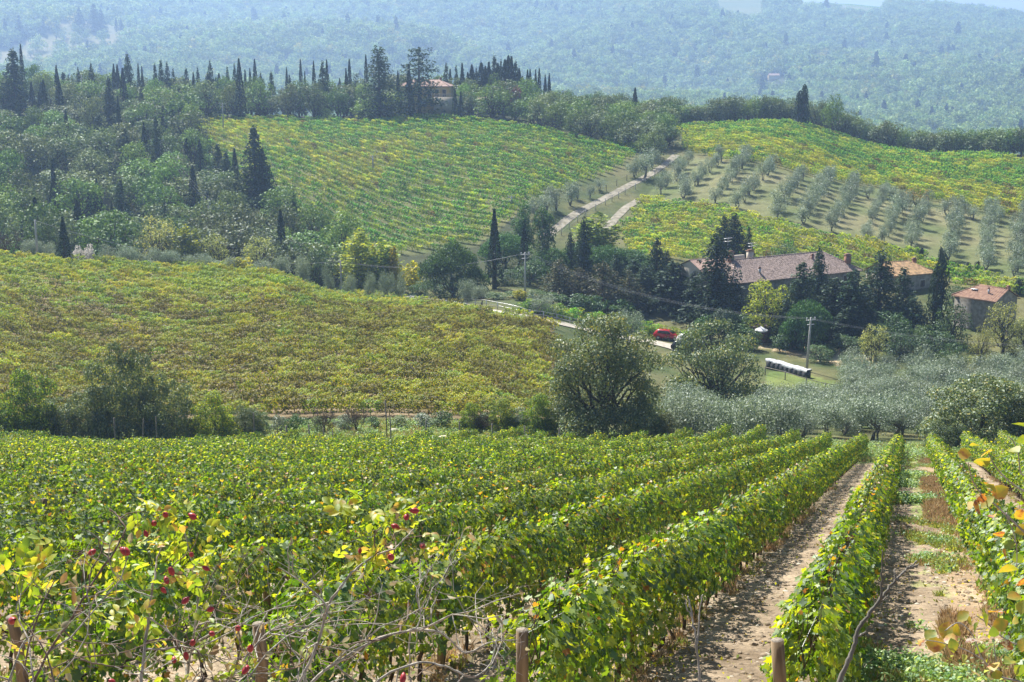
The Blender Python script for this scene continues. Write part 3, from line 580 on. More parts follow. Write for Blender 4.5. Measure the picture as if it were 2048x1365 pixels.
# ------------------------------------------------------------------ ridge top: cypresses, cedars and conifers round the villa
HW = "on the wooded hilltop"
ridge = [  # kind, u, Y, v_top, width px, label, variant
 ('con',34,400,103,50,"biggest dark conifer at the left end of the hilltop wood",0),('cyp',49,425,89,9,"tall thin cypress spire just behind the big left conifer",0),
 ('con',40,370,200,16,"slim dark conifer in the wood below the big left conifer",1),('cyp',67,400,164,11,"short cypress right of the big left conifer",1),
 ('cyp',123,400,161,13,"cypress standing alone above a round oak on the left hilltop",2),('cyp',129,432,145,6,"needle thin cypress tip behind the left hilltop oaks",0),
 ('cyp',140,432,150,7,"small dark cypress tip left of the pointed conifer",1),('con',161,415,139,17,"narrow pointed conifer left of the white pole head",2),
 ('con',187,418,129,21,"bushy pointed conifer right of the white pole head",3),('con',222,385,157,24,"tall dark conifer rising through the oaks below the hilltop",0),
 ('cyp',250,402,137,14,"broad dark cypress in front of the crooked conifer",1),('con',260,432,112,28,"crooked topped conifer on the left part of the hilltop",1),
 ('cyp',281,432,127,7,"thin cypress, taller of the two right of the crooked conifer",0),('cyp',288,432,133,8,"thin cypress, shorter of the two right of the crooked conifer",2),
 ('con',314,432,130,14,"first conifer of the dense dark clump on the left hilltop",0),('con',326,434,124,20,"tallest conifer of the dense dark clump on the left hilltop",1),
 ('con',338,432,128,20,"third conifer of the dense dark clump on the left hilltop",2),('con',350,432,140,16,"low conifer at the right end of the dense dark clump",3),
 ('con',376,430,140,18,"dark conifer between the dense clump and a narrow cypress",0),('cyp',390,410,145,10,"narrow cypress low in front of the hilltop conifers",1),
 ('con',399,430,137,15,"small dark conifer right of the narrow low cypress",2),('con',424,428,124,21,"pointed conifer with a clear tip left of the white topped pole",3),
 ('cyp',441,430,147,11,"small cypress directly above the white topped pole",0),('con',458,430,137,14,"ragged conifer left of the very tall cypress",1),
 ('con',472,430,131,15,"ragged taller conifer beside the very tall cypress",2),('cyp',482,393,118,15,"very tall cypress standing down to the vineyard edge",1),
 ('cyp',493,430,140,8,"short cypress just right of the very tall cypress",0),('cyp',503,430,137,10,"short pointed cypress second right of the very tall cypress",2),
 ('cyp',513,428,119,10,"tall slender cypress above the left part of the vineyard edge",0),('con',524,430,148,14,"low dark conifer at the foot of the slender cypress",3),
 ('con',545,428,147,18,"blunt stubby conifer standing alone on the hilltop",0),('cyp',576,428,135,8,"lone thin cypress right of the stubby conifer",1),
 ('cyp',604,428,119,8,"tall thin cypress, taller of a close pair",0),('cyp',612,430,143,7,"short cypress, lower of a close pair",2),
 ('cyp',630,428,122,8,"thin cypress left of the dense conifer with a spire beside it",0),('con',648,415,127,28,"dense conifer with a cypress spire beside it",2),
 ('cyp',656,428,120,9,"cypress spire touching the dense conifer",0),('cyp',681,428,157,10,"stubby short cypress left of the airy cedar",1),('cyp',694,425,137,10,"mid height cypress left of the airy cedar",2),
 ('cyp',701,430,118,9,"taller cypress behind the airy cedar",0),('ced',712,420,112,34,"airy thin cedar with open layered boughs",2),('cyp',734,415,110,9,"slender cypress between the airy cedar and the great cedar",0),
 ('ced',760,394,97,56,"great dense cedar left of the yellow villa",0),('cyp',797,404,142,9,"small cypress at the left corner of the yellow villa",1),
 ('cyp',819,394,129,15,"dark cypress in front of the yellow villa",2),('ced',839,396,98,62,"wide cedar with flat boughs in front of the yellow villa",1),
 ('con',893,425,129,21,"round topped conifer behind the right end of the villa",3),('cyp',901,425,138,9,"thin cypress at the right end of the villa",0),
 ('con',913,425,134,15,"ragged conifer right of the villa",1),('cyp',925,420,127,14,"stout cypress right of the villa",2),('cyp',910,390,178,11,"shorter of two cypresses at the vineyard edge below the villa",1),
 ('cyp',922,389,184,10,"lower cypress at the vineyard edge below the villa terrace",2)]
gu = [(936,145,9),(944,130,14),(953,138,12),(963,126,15),(971,133,13),(978,125,14),(989,115,17),(996,127,13),(1002,124,14),(1010,120,14),(1017,112,16),(1023,114,14),(1031,126,16),(1038,137,12),(1045,153,10)]
for i, (u, v, w) in enumerate(gu): ridge.append(('con' if i in (2, 6, 8, 12) else 'cyp', u, 424 + (i * 7) % 9, v, w, f"{nth(i + 1)} tree from the left in the dense cypress clump behind the villa garden", i % 3))
for i, (u, v, w) in enumerate([(1055,140,9),(1060,139,10),(1071,140,10),(1078,137,9),(1090,150,9),(1098,147,10)]): ridge.append(('cyp', u, 424 + i % 3 * 3, v, w, f"{nth(i + 1)} cypress from the left in the small group at the right end of the hilltop", i % 3))
ridge += [('cyp',1269,400,176,13,"lone dark cypress above the hedge between the two hill vineyards",1),('cyp',1174,412,190,5,"tiny cypress tip above the wood right of the hilltop",0),
 ('cypm',1598,401,169,27,"broad lone cypress in the tree belt above the right vineyard",0),
 ('con',345,372,198,34,"dark wide conifer at the left top corner of the hill vineyard",1),('con',328,374,214,30,"dark conifer half hidden beside the vineyard corner conifer",3),('con',362,368,216,26,"lower dark conifer next to the vineyard corner",2),
 ('con',512,306,257,52,"big black green conifer at the left edge of the hill vineyard",0),('con',527,303,300,36,"lower shoulder conifer leaning on the big black green conifer",2),('cyp',375,338,277,13,"slim cypress in the middle of the left wood",1),
 ('con',253,345,258,26,"dark conifer deep in the left wood near the pole line",2),('cyp',291,345,245,13,"dark cypress left of the slim cypress in the wood",2),('cyp',472,312,297,13,"slender cypress left of the big black green conifer",1),
 ('con',477,300,338,26,"dark conifer below the slender cypress at the vineyard edge",3),('cyp',181,290,385,11,"left one of three thin cypresses low in the wood",0),('cyp',193,290,378,11,"middle one of three thin cypresses low in the wood",1),
 ('cyp',205,292,392,10,"right one of three thin cypresses low in the wood",2),('cyp',229,272,404,13,"dark cypress at the foot of the wood near the pale tree",1),('cyp',589,285,386,12,"thin cypress by the wood's right edge",0),
 ('con',308,322,330,20,"dark ragged conifer in the middle wood beside the wire lane",1)]
KM = dict(con=K_con, cyp=K_cyp, ced=K_ced, cypm=K_cypm)
for k, u, Y, vt, w, lab, var in ridge: KM[k].px(u, Y, vt, w * (1.5 if k == 'cyp' else 1.3) * (1.35 if 'dense cypress clump' in lab else 1), lab, var=var)
K_lush2 = Kind("round_leafy_tree", "tree", [broadleaf(37, 9, 8, 1500, .45, zb=.08, mat=M_oak)], 9, 8)
K_lush2.px(990,402,148,42,"pale green round tree in front of the dense cypress clump"); K_red.px(1024,400,174,38,"dusky red leaved tree beside the pale round tree at the villa")
K_lush2.px(1664,402,190,46,"rounded tree taller than the belt, right of the broad cypress")

# ------------------------------------------------------------------ woods: each tree by itself
taken = []
def free(x, y, d):
    for (a, c) in taken:
        if (a - x) ** 2 + (c - y) ** 2 < d * d: return False
    taken.append((x, y)); return True
def ucol(x, y, z): return CU + FOC * (x / y) * (cp - (z - CZ) / y * sp) / 1.0
def pix(x, y, z):
    zz = z - CZ; f = y * cp - zz * sp; up = y * sp + zz * cp; return CU + FOC * x / f, CV - FOC * up / f
rw = np.random.default_rng(21)
def wood(n_try, Yr, ur, test, kind, hr, wr, dmin, group):
    got = []
    for _ in range(n_try):
        Y = rw.uniform(*Yr); u = rw.uniform(*ur); a = ray(u, 300)[0]; X = a * Y
        if not test(X, Y): continue
        if not free(X, Y, dmin): continue
        h = rw.uniform(*hr); w = rw.uniform(*wr); z = H(X, Y); got.append(kind.put((X, Y, z - .2), h, w, "-", group))
    return got
def rank(objs, band, fmt):
    """labels: the n-th from the left within its band"""
    B = {}
    for o in objs:
        u, v = pix(*o.location); B.setdefault(band(o, u, v), []).append((u, o))
    for k, L in B.items():
        for i, (u, o) in enumerate(sorted(L, key=lambda q: q[0])): o["label"] = fmt.format(n=nth(i + 1), band=k)
def in1(z, X, Y): return inside(z, np.array([X]), np.array([Y]))[0]
KEEP = [(512,30,262,312),(342,26,345,374),(375,9,312,340),(253,14,322,347),(472,9,288,314),(193,18,268,294),(46,26,372,408),(250,9,383,404),(482,9,378,395),(224,10,360,388),(852,68,380,425),(40,10,340,372)]
def hides(X, Y, h=8.5):
    u, v = pix(X, Y, H(X, Y) + h); return u > 384 and Y < 385 and v < np.interp(u, [384, 440, 480, 530, 560, 600, 660, 720, 800], [252, 284, 312, 345, 366, 398, 438, 466, 508])
def leftwood(X, Y):
    if hides(X, Y): return False
    if in1(Z_UP, X, Y): return False
    u, v = pix(X, Y, H(X, Y)); e = np.interp(v, [235, 252, 300, 340, 395, 440, 470, 500, 560], [1060, 392, 492, 540, 575, 635, 695, 770, 800])
    if any(abs(u - a) < b and y0 < Y < y1 for a, b, y0, y1 in KEEP): return False
    if Y > 385: return u < 1060
    if u > e - 14: return False
    if any(abs(u - a) < b and y0 < Y < y1 for a, b, y0, y1 in KEEP): return False
    if abs(u - np.interp(v, [280, 450], [330, 445])) < 9 and Y < 385: return False     # the lane cut for the wires
    return True
dk = []
for _ in range(300):
    Y = rw.uniform(245, 440); u = rw.uniform(-60, 640); X = ray(u, 300)[0] * Y
    if len(dk) < 46 and leftwood(X, Y) and free(X, Y, 4.2): k_ = rw.random() < .55; dk.append((K_cyp if k_ else K_con).put((X, Y, H(X, Y) - .2), rw.uniform(8, 14), rw.uniform(2, 3.2) if k_ else rw.uniform(3.5, 6), "-", "dark evergreens scattered in the left wood"))
rank(dk, lambda o, u, v: "low" if o.location.y < 310 else "halfway up" if o.location.y < 375 else "high up", "dark evergreen rising {band} among the oaks of the left wood, {n} from the left")
wood_l = wood(5200, (236, 446), (-90, 1075), leftwood, K_oak, (6.5, 11.5), (6.5, 11.5), 6.6, "broadleaf trees of the left wood")
und = []
for _ in range(900):
    Y = rw.uniform(238, 400); u = rw.uniform(-80, 720); X = ray(u, 300)[0] * Y
    if in1(Z_UP, X, Y) or len(und) > 150 or hides(X, Y, 3): continue
    uu, vv = pix(X, Y, H(X, Y)); e = np.interp(vv, [235, 252, 300, 340, 395, 440, 470, 500, 560], [1060, 392, 492, 540, 575, 635, 695, 770, 800])
    if uu < e - 10 and free(X, Y, 3.4): und.append(K_low.put((X, Y, H(X, Y) - .2), rw.uniform(2.2, 4.2), rw.uniform(3.2, 5.2), "-", "undergrowth bushes of the left wood"))
rank(und, lambda o, u, v: "low" if o.location.y < 290 else "midway" if o.location.y < 345 else "high", "small leafy bush filling a gap {band} in the left wood, {n} from the left")
rank(wood_l, lambda o, u, v: ["at the foot of the left wood", "low in the left wood", "halfway up the left wood", "high in the left wood", "at the hilltop wood's lower edge", "along the top of the hilltop wood"][int(np.clip((o.location.y - 238) / 36, 0, 5))], "grey green tree {band}, {n} from the left there")
def belt_front(u): return np.interp(u, [1280, 1340, 1600, 1720, 1830, 1950, 2048, 2200], [400, 404, 412, 404, 392, 380, 370, 350])
belt = []
for u in np.arange(1285, 2190, 13.0):
    for q in range(2):
        Y = belt_front(u) + 4 + q * 8 + rw.uniform(-1.5, 2.5); g, v = gpoint(u + rw.uniform(-5, 5), Y)
        if free(g.x, g.y, 1.6): o = K_mass.put((g.x, g.y, g.z - .2), rw.uniform(5.8, 9) - (1.0 if u > 1800 else 0), rw.uniform(5.5, 8.5), "-", "trees of the belt above the right vineyard"); o["q"] = q; belt.append(o)
rank(belt, lambda o, u, v: "front" if o["q"] == 0 else "back", "bushy {band} line tree of the belt above the right vineyard, {n} from left")
def shoulder(X, Y):
    u, v = pix(X, Y, H(X, Y))
    if in1(Z_UP, X, Y) or in1(Z_RIGHT, X, Y): return False
    return 1058 < u < 1338 and v < np.interp(u, [1058, 1170, 1282, 1335], [262, 285, 304, 300]) and (u < 1300 or v < 300)
sho = wood(2400, (338, 425), (1050, 1340), shoulder, K_mass, (6, 9), (6, 9), 4.6, "trees of the wood shoulder")
rank(sho, lambda o, u, v: 'upper' if o.location.y > 395 else 'middle' if o.location.y > 372 else 'lower', "grey green tree of the {band} wood between the hill vineyards, {n} from left")
for i, (u, Y, vt, w) in enumerate([(1298,340,268,60),(1262,350,262,56),(1232,356,255,56),(1312,338,255,46)]): K_mass.px(u, Y, vt, w, f"{nth(i+1)} dark rounded tree where the track passes the wood shoulder")

# ------------------------------------------------------------------ stuff: masses drawn from one set of small meshes
def library(name, meshes):
    c = bpy.data.collections.new(name)
    for i, me in enumerate(meshes): c.objects.link(bpy.data.objects.new(f"{name}_{i:02d}", me))
    return c
def scatter(name, coll, P, rot, scl, idx, label, cat="vegetation"):
    me = bpy.data.meshes.new(name); P = np.asarray(P, np.float32); k = len(P)
    me.vertices.add(k); me.vertices.foreach_set("co", P.ravel())
    for nm, ty, val in (("turn", 'FLOAT_VECTOR', np.asarray(rot, np.float32)), ("size", 'FLOAT_VECTOR', np.asarray(scl, np.float32))):
        me.attributes.new(nm, ty, 'POINT').data.foreach_set("vector", val.ravel())
    me.attributes.new("pick", 'INT', 'POINT').data.foreach_set("value", np.asarray(idx, np.int32))
    o = tag(link(name, me), label, None, None, "stuff"); md = o.modifiers.new("scatter", 'NODES')
    ng = bpy.data.node_groups.new(name, 'GeometryNodeTree'); md.node_group = ng
    ng.interface.new_socket("Geometry", in_out='INPUT', socket_type='NodeSocketGeometry'); ng.interface.new_socket("Geometry", in_out='OUTPUT', socket_type='NodeSocketGeometry')
    n, l = ng.nodes, ng.links; gi = n.new("NodeGroupInput"); go = n.new("NodeGroupOutput"); ip = n.new("GeometryNodeInstanceOnPoints"); ci = n.new("GeometryNodeCollectionInfo")
    ci.inputs[0].default_value = coll; ci.inputs["Separate Children"].default_value = True; ci.inputs["Reset Children"].default_value = True
    def att(nm, ty):
        a = n.new("GeometryNodeInputNamedAttribute"); a.data_type = ty; a.inputs[0].default_value = nm; return a.outputs[0]
    l.new(gi.outputs[0], ip.inputs["Points"]); l.new(ci.outputs[0], ip.inputs["Instance"]); ip.inputs["Pick Instance"].default_value = True
    l.new(att("pick", 'INT'), ip.inputs["Instance Index"]); l.new(att("turn", 'FLOAT_VECTOR'), ip.inputs["Rotation"]); l.new(att("size", 'FLOAT_VECTOR'), ip.inputs["Scale"])
    l.new(ip.outputs[0], go.inputs[0]); return o
rs = np.random.default_rng(77)
# far wooded hills: crowns only a few pixels wide
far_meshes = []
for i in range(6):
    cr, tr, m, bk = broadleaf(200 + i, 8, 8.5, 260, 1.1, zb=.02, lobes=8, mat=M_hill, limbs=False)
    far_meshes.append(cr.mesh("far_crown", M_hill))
for i in range(2):
    cr, tr, m, bk = conifer(210 + i, 11, 5, 260, 1.0, levels=8, mat=M_con); far_meshes.append(cr.mesh("far_conifer", M_con))
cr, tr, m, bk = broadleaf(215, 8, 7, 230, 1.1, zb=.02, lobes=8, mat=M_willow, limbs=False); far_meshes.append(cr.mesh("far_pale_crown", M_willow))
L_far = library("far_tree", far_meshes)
def far_forest():
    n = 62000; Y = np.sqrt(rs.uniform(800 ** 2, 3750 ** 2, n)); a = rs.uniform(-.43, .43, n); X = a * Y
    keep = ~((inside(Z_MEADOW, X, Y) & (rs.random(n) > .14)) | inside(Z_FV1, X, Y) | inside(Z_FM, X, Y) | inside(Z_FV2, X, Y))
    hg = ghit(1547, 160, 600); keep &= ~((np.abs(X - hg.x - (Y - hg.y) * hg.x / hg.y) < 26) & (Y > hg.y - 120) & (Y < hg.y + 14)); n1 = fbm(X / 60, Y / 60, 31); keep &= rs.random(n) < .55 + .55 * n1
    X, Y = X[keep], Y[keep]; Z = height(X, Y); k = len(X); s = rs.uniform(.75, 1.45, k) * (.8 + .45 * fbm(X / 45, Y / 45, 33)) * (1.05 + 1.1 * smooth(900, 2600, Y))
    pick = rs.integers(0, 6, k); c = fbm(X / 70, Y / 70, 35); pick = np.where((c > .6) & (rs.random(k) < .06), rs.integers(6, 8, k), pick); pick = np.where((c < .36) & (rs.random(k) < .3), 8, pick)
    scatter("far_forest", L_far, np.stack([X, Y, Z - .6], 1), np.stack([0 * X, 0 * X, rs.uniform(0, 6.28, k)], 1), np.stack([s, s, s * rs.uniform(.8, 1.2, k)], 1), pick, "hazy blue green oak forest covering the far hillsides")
far_forest()
# trees of the far meadow that can be told apart
K_fard = Kind("meadow_tree", "tree", [broadleaf(220 + i, 9, 8, 420, .85, zb=.12, lobes=8, mat=M_oak) for i in range(2)], 9, 8)
for k, u, v, vt, w, lab in [(K_cyp,12,88,42,12,"dark conifer at the left end of the far sunlit meadow"),(K_con,40,80,36,22,"broad dark conifer on the far meadow's upper edge"),(K_con,88,72,44,14,"slim conifer standing on the far meadow"),(K_fard,113,82,58,20,"flat crowned tree in the middle of the far meadow"),
    (K_con,160,62,18,26,"tall dark conifer above the middle of the far meadow"),(K_con,190,64,12,30,"tallest conifer on the far meadow's upper edge"),(K_con,204,66,22,24,"dark conifer beside the tallest one on the far meadow"),(K_cyp,233,64,38,8,"thin tree pair, left one, casting long shadows on the far meadow"),(K_con,243,64,40,12,"dark tree with long shadow on the right of the far meadow"),
    (K_fard,128,100,86,16,"low round bush on the lower far meadow"),(K_fard,158,92,74,14,"small round tree under the tall conifers of the far meadow"),(K_fard,275,84,70,18,"round bush at the right end of the far meadow"),(K_fard,62,116,102,16,"round bush at the lower left of the far meadow"),(K_fard,300,76,62,16,"round tree at the right rim of the far meadow"),(K_fard,205,98,84,14,"grey bush on the lower slope of the far meadow")]:
    g = ghit(u, v, 600); h = max(3, (v - vt) * g.y / FOC); k.put(g, h, max(w * g.y / FOC, 2), lab)

# vine rows of the distant fields
def vine_clump(seed, Lh, Ht, W, n, cs, mat):
    rng = np.random.default_rng(seed); b = MB(); x = rng.uniform(-Lh / 2, Lh / 2, n); top = rng.random(n) < .5
    hh = Ht * (1 + .07 * np.sin(x * 5 + seed) + .05 * np.sin(x * 11)); sd = np.where(rng.random(n) < .5, -1.0, 1.0)
    z = np.where(top, hh * rng.uniform(.88, 1.04, n), hh * rng.uniform(.3, .95, n)); y = np.where(top, rng.uniform(-.5, .5, n) * W, sd * W * rng.uniform(.38, .55, n))
    Nn = np.stack([np.zeros(n), np.where(top, 0, sd), np.where(top, 1.0, .15)], 1); leaf_cards(b, rng, np.stack([x, y, z], 1), Nn, cs, spread=.45, aspect=.85)
    b.tube([(0, 0, -.2), (.05, 0, Ht * .5)], .04, 4, 0); return b
VM = [M_v_green, M_v_yg, M_v_yel, M_v_brn]
M_m1 = leaf_mat("valley_leaves_green", [(0, (0.068,0.136,0.018)), (.5, (0.167,0.273,0.024)), (1, (0.410,0.471,0.035))], trans=.42, gloss=.05, tgain=1.5)
M_m2 = leaf_mat("valley_leaves_yellow", [(0, (0.078,0.148,0.016)), (.35, (0.249,0.327,0.021)), (.75, (0.444,0.491,0.032)), (1, (0.392,0.253,0.042))], trans=.42, gloss=.05, tgain=1.4)
M_m3 = leaf_mat("valley_leaves_mixed", [(0, (0.061,0.110,0.014)), (.3, (0.159,0.219,0.023)), (.6, (0.306,0.346,0.031)), (.85, (0.294,0.237,0.038)), (1, (0.367,0.489,0.023))], trans=.4, gloss=.05, tgain=1.35)
M_m4 = leaf_mat("valley_leaves_brown", [(0, (0.054,0.068,0.015)), (.35, (0.137,0.142,0.025)), (.7, (0.216,0.188,0.038)), (1, (0.265,0.296,0.034))], trans=.38, gloss=.05, tgain=1.4)
VMM = [M_m1, M_m2, M_m3, M_m4]
L_vfar = library("hill_vine", [vine_clump(300 + i, 2.2, 1.6, .55, 190, .24, VM[i // 3]).mesh("hill_vine", VM[i // 3]) for i in range(12)])
L_vmid = library("valley_vine", [vine_clump(320 + i, 2.1, 1.55, .95, 380, .17, VMM[i // 3]).mesh("valley_vine", VMM[i // 3]) for i in range(12)])
def vine_field(name, poly, coll, d, spacing, step, pickfn, label, rough=.25):
    d = np.array(d, float); d /= np.linalg.norm(d); nn = np.array([-d[1], d[0]]); q = poly @ np.stack([d, nn], 1); P = []
    for w in np.arange(q[:, 1].min(), q[:, 1].max(), spacing):
        s = np.arange(q[:, 0].min(), q[:, 0].max(), step); w2 = w + (fbm(s / 25, s * 0 + w, 3) - .5) * .5; P.append(np.stack([s * d[0] + w2 * nn[0], s * d[1] + w2 * nn[1]], 1))
    P = np.concatenate(P); P = P[inside(poly, P[:, 0], P[:, 1])]; P = P[rs.random(len(P)) > .015]; k = len(P); X, Y = P[:, 0], P[:, 1]
    # rows follow the slope
    e = 1.0; hz = height(X, Y); sl = (height(X + d[0] * e, Y + d[1] * e) - hz) / e
    sc = rs.uniform(1 - rough, 1 + rough, (k, 3)) * np.array([1.0, 1, .95]); sc[:, 0] = rs.uniform(.95, 1.15, k)
    scatter(name, coll, np.stack([X, Y, hz - .05], 1), np.stack([0 * X, -np.arctan(sl), np.full(k, math.atan2(d[1], d[0]))], 1), sc, pickfn(X, Y, k) * 3 + rs.integers(0, 3, k), label)
def classes(p):   # p: k x 4 probabilities -> class
    p = np.maximum(p, 0.0001); p = p / p.sum(1, keepdims=True); return (rs.random(len(p))[:, None] > np.cumsum(p, 1)).sum(1).clip(0, 3)
def pick_up(X, Y, k):
    n1 = fbm(X / 22, Y / 22, 41); n2 = fbm(X / 7, Y / 7, 43); u = CU + X / Y * FOC * cp; y = np.zeros(k)
    for uu, vv, r, g in ((440,262,26,.9),(520,285,26,.9),(640,310,20,.55),(720,330,24,1.0),(690,365,20,.8),(640,380,20,.6),(800,470,16,.5),(830,500,14,.8),(1010,350,14,.35),(600,265,20,.4)):
        c = ghit(uu, vv, 150); y = np.maximum(y, g * np.exp(-((X - c.x) ** 2 + ((Y - c.y) * .7) ** 2) / (r * .55) ** 2))
    y = np.clip(y + (n1 - .55) * 1.1 + (n2 - .5) * .3, 0, 1)
    return classes(np.stack([1.0 - 1.5 * y, .6 + .5 * y, 2.0 * y - .3, .03 + 0 * y], 1))
def pick_yel(X, Y, k):
    n1 = fbm(X / 16, Y / 16, 45); return classes(np.stack([.25 + .9 * (.5 - n1), .6 + 0 * n1, .25 + 1.6 * (n1 - .45), .05 + 0 * n1], 1))
def pick_right(X, Y, k):
    n1 = fbm(X / 14, Y / 14, 47); A = Z_RIGHT[13]; B = Z_RIGHT[8]; n = np.array([-(B - A)[1], (B - A)[0]]); n /= np.linalg.norm(n); t = np.abs((X - A[0]) * n[0] + (Y - A[1]) * n[1])
    u = CU + X / Y * FOC * cp; up = smooth(20, 34, t + (n1 - .5) * 14); y = np.clip(.75 * (1 - up) + .12 + (n1 - .5) * 1.1, 0, 1)
    return classes(np.stack([1.0 - y, .5 + .3 * y, 1.1 * y - .15, .08 + 0 * y], 1))
def pick_brown(X, Y, k):
    n1 = fbm(X / 13, Y / 13, 49); n2 = fbm(X / 4, Y / 4, 50); t = smooth(166, 196, Y - .30 * (X + 40) + (n1 - .5) * 26)      # green along the crest, brown below
    g = np.clip(t + (n2 - .5) * .1, 0, 1); r = smooth(-40, 15, X + (n1 - .5) * 30) * smooth(175, 150, Y)
    return classes(np.stack([.05 + 1.0 * g, .15 + .6 * g + .55 * r, .7 * (1 - g), (1.0 - .6 * r) * (1 - g) * (1.5 - n1)], 1))
RD = (1.0, -1.12)
vine_field("hill_vineyard", Z_UP, L_vfar, RD, 2.6, 1.9, pick_up, "green and yellow vine rows striping the hill below the villa")
vine_field("yellow_vineyard", Z_STRIP, L_vfar, (1, -.8), 2.5, 2.0, pick_yel, "bright yellow green vines in the strip behind the farmhouse")
vine_field("right_vineyard", Z_RIGHT, L_vfar, (1, -.97), 2.6, 2.0, pick_right, "yellow and green vineyard sloping above the olive grove")
vine_field("valley_vineyard", Z_BROWN, L_vmid, (1, -.16), 2.45, 1.75, pick_brown, "rust brown and yellow vineyard filling the valley floor")
vine_field("far_vineyard", np.concatenate([Z_FV2]), L_vfar, (Z_FV2[4] - Z_FV2[0]) * 0 + np.array([.18, 1.0]), 5.0, 2.2, lambda X, Y, k: np.zeros(k, int), "striped vineyard high on the far hill")
vine_field("far_vineyard_left", np.concatenate([Z_FV1]), L_vfar, (.5, 1.0), 5.0, 2.2, lambda X, Y, k: np.zeros(k, int), "second striped vineyard left of the far hill meadow")

# ------------------------------------------------------------------ olive groves
orows = [((1362,398),(1446,326)),((1449,391),(1494,322)),((1476,418),(1545,343)),((1549,439),(1607,353)),((1607,449),(1658,363)),((1665,463),(1713,380)),((1730,481),(1774,384)),((1771,489),(1808,410)),((1819,499),(1856,410)),((1897,521),(1918,424)),((1968,542),(1982,432)),((2030,560),(2042,444)),((2100,575),(2095,455)),((1322,388),(1378,330))]
orows.sort(key=lambda r: r[0][0])
for i, (A, B) in enumerate(orows):
    a = ghit(*A, ymin=150); b = ghit(*B, ymin=150); Lh = (b - a).length; n = max(3, int(Lh / 4.7)); skip = {7}
    for j in range(n + 1):
        p = a.lerp(b, j / n); x = p.x + rs.normal(0, .22); y = p.y + rs.normal(0, .3)
        if rs.random() < .07: continue
        s = rs.uniform(.78, 1.12) * (.75 if i == 7 else 1); K_ol.put((x, y, H(x, y) - .1), 4.2 * s, 3.4 * s * rs.uniform(.85, 1.2), f"hillside olive, {nth(j + 1)} tree up the {nth(i + 1)} olive row from the track", "olive trees in rows on the right hillside")
for i, (u, v, w) in enumerate([(1688,392,20),(1735,398,26),(1781,402,28),(1893,435,34),(1944,440,28),(1996,445,30),(1320,372,18),(1430,408,30),(1390,372,22)]):
    g = ghit(u, v, 150); K_ol.put(g, w * g.y / FOC * 1.05, w * g.y / FOC * 1.1, f"olive standing out of line, {nth(i % 6 + 1)} from left at the hillside grove's {'upper edge' if i < 6 else 'track side'}", "olive trees in rows on the right hillside")
g = ghit(1832, 418, 150); Kb2 = Kind("bare_brown_tree", "tree", [broadleaf(160, 5, 6, 700, .3, zb=.1, mat=M_v_brn)], 5, 6); Kb2.put(g, 4.6, 5.2, "reddish brown half bare tree at the upper edge of the olive grove")
for i, (u, v, vt, w) in enumerate([(1288,358,298,50),(1268,355,318,30),(1305,338,296,36),(1140,412,362,40),(1112,422,370,44),(1090,432,385,44),(1070,440,392,40),(1200,382,358,26),(1180,398,372,22),(1155,400,368,26)]):
    g = ghit(u, v, 150); K_ol.put(g, (v - vt) * g.y / FOC, w * g.y / FOC, f"silvery olive bush beside the dirt track, {nth(i + 1)} {'from its top' if i < 3 else 'in the line down to the pines'}", "olive bushes along the dirt track")
# the dense grove below the farm
grove = []
for _ in range(2200):
    u = rs.uniform(1335, 2200); Y = rs.uniform(113, 183); g, v = gpoint(u, Y)
    if v > np.interp(u, [1335, 1500, 1900, 2200], [884, 884, 878, 878]) or (u < 1500 and Y > 140) or (u < 1700 and Y > 157) or (1820 < u < 2110 and Y < 124): continue
    if u < 1370 and Y < 118: continue
    if not free(g.x, g.y, 3.1): continue
    s = rs.uniform(.75, 1.05); grove.append(K_oln.put((g.x, g.y, g.z - .1), 3.9 * s, 4.6 * s, "-", "olive trees of the dense grove below the farm"))
rank(grove, lambda o, u, v: "front" if o.location.y < 128 else "middle" if o.location.y < 146 else "back", "bushy grey olive in the {band} of the grove below the farm, {n} from left")

# ------------------------------------------------------------------ buildings
def roof_sheet(b, c00, c10, c11, c01, m, pitch=.4, amp=.1):
    """ribbed tile slope: c00->c10 along the eave, c01->c11 along the ridge"""
    c00, c10, c11, c01 = map(lambda q: np.array(q, float), (c00, c10, c11, c01)); Lh = max(np.linalg.norm(c10 - c00), np.linalg.norm(c11 - c01)); nx = max(6, int(Lh / pitch) * 4); ny = 14
    nrm = unit(np.cross(c10 - c00, c01 - c00)); nrm = nrm * np.sign(nrm[2]); W = (c10 - c00) / np.linalg.norm(c10 - c00)
    S_, T_ = np.meshgrid(np.linspace(0, 1, nx + 1), np.linspace(0, 1, ny + 1), indexing='ij'); S_ = S_.ravel()[:, None]; T_ = T_.ravel()[:, None]
    P = (c00 * (1 - S_) + c10 * S_) * (1 - T_) + (c01 * (1 - S_) + c11 * S_) * T_; d = (P @ W)
    P = P + nrm * (amp * np.abs(np.sin(d * math.pi / pitch)) + .02 * (1 - (T_.ravel() * 12) % 1) + .02 * (vnoise(d * 3, T_.ravel() * 20, 7) - .5))[:, None]
    i = (np.arange(nx)[:, None] * (ny + 1) + np.arange(ny)[None]).ravel(); b.add(P, np.stack([i, i + ny + 1, i + ny + 2, i + 1], 1), m)
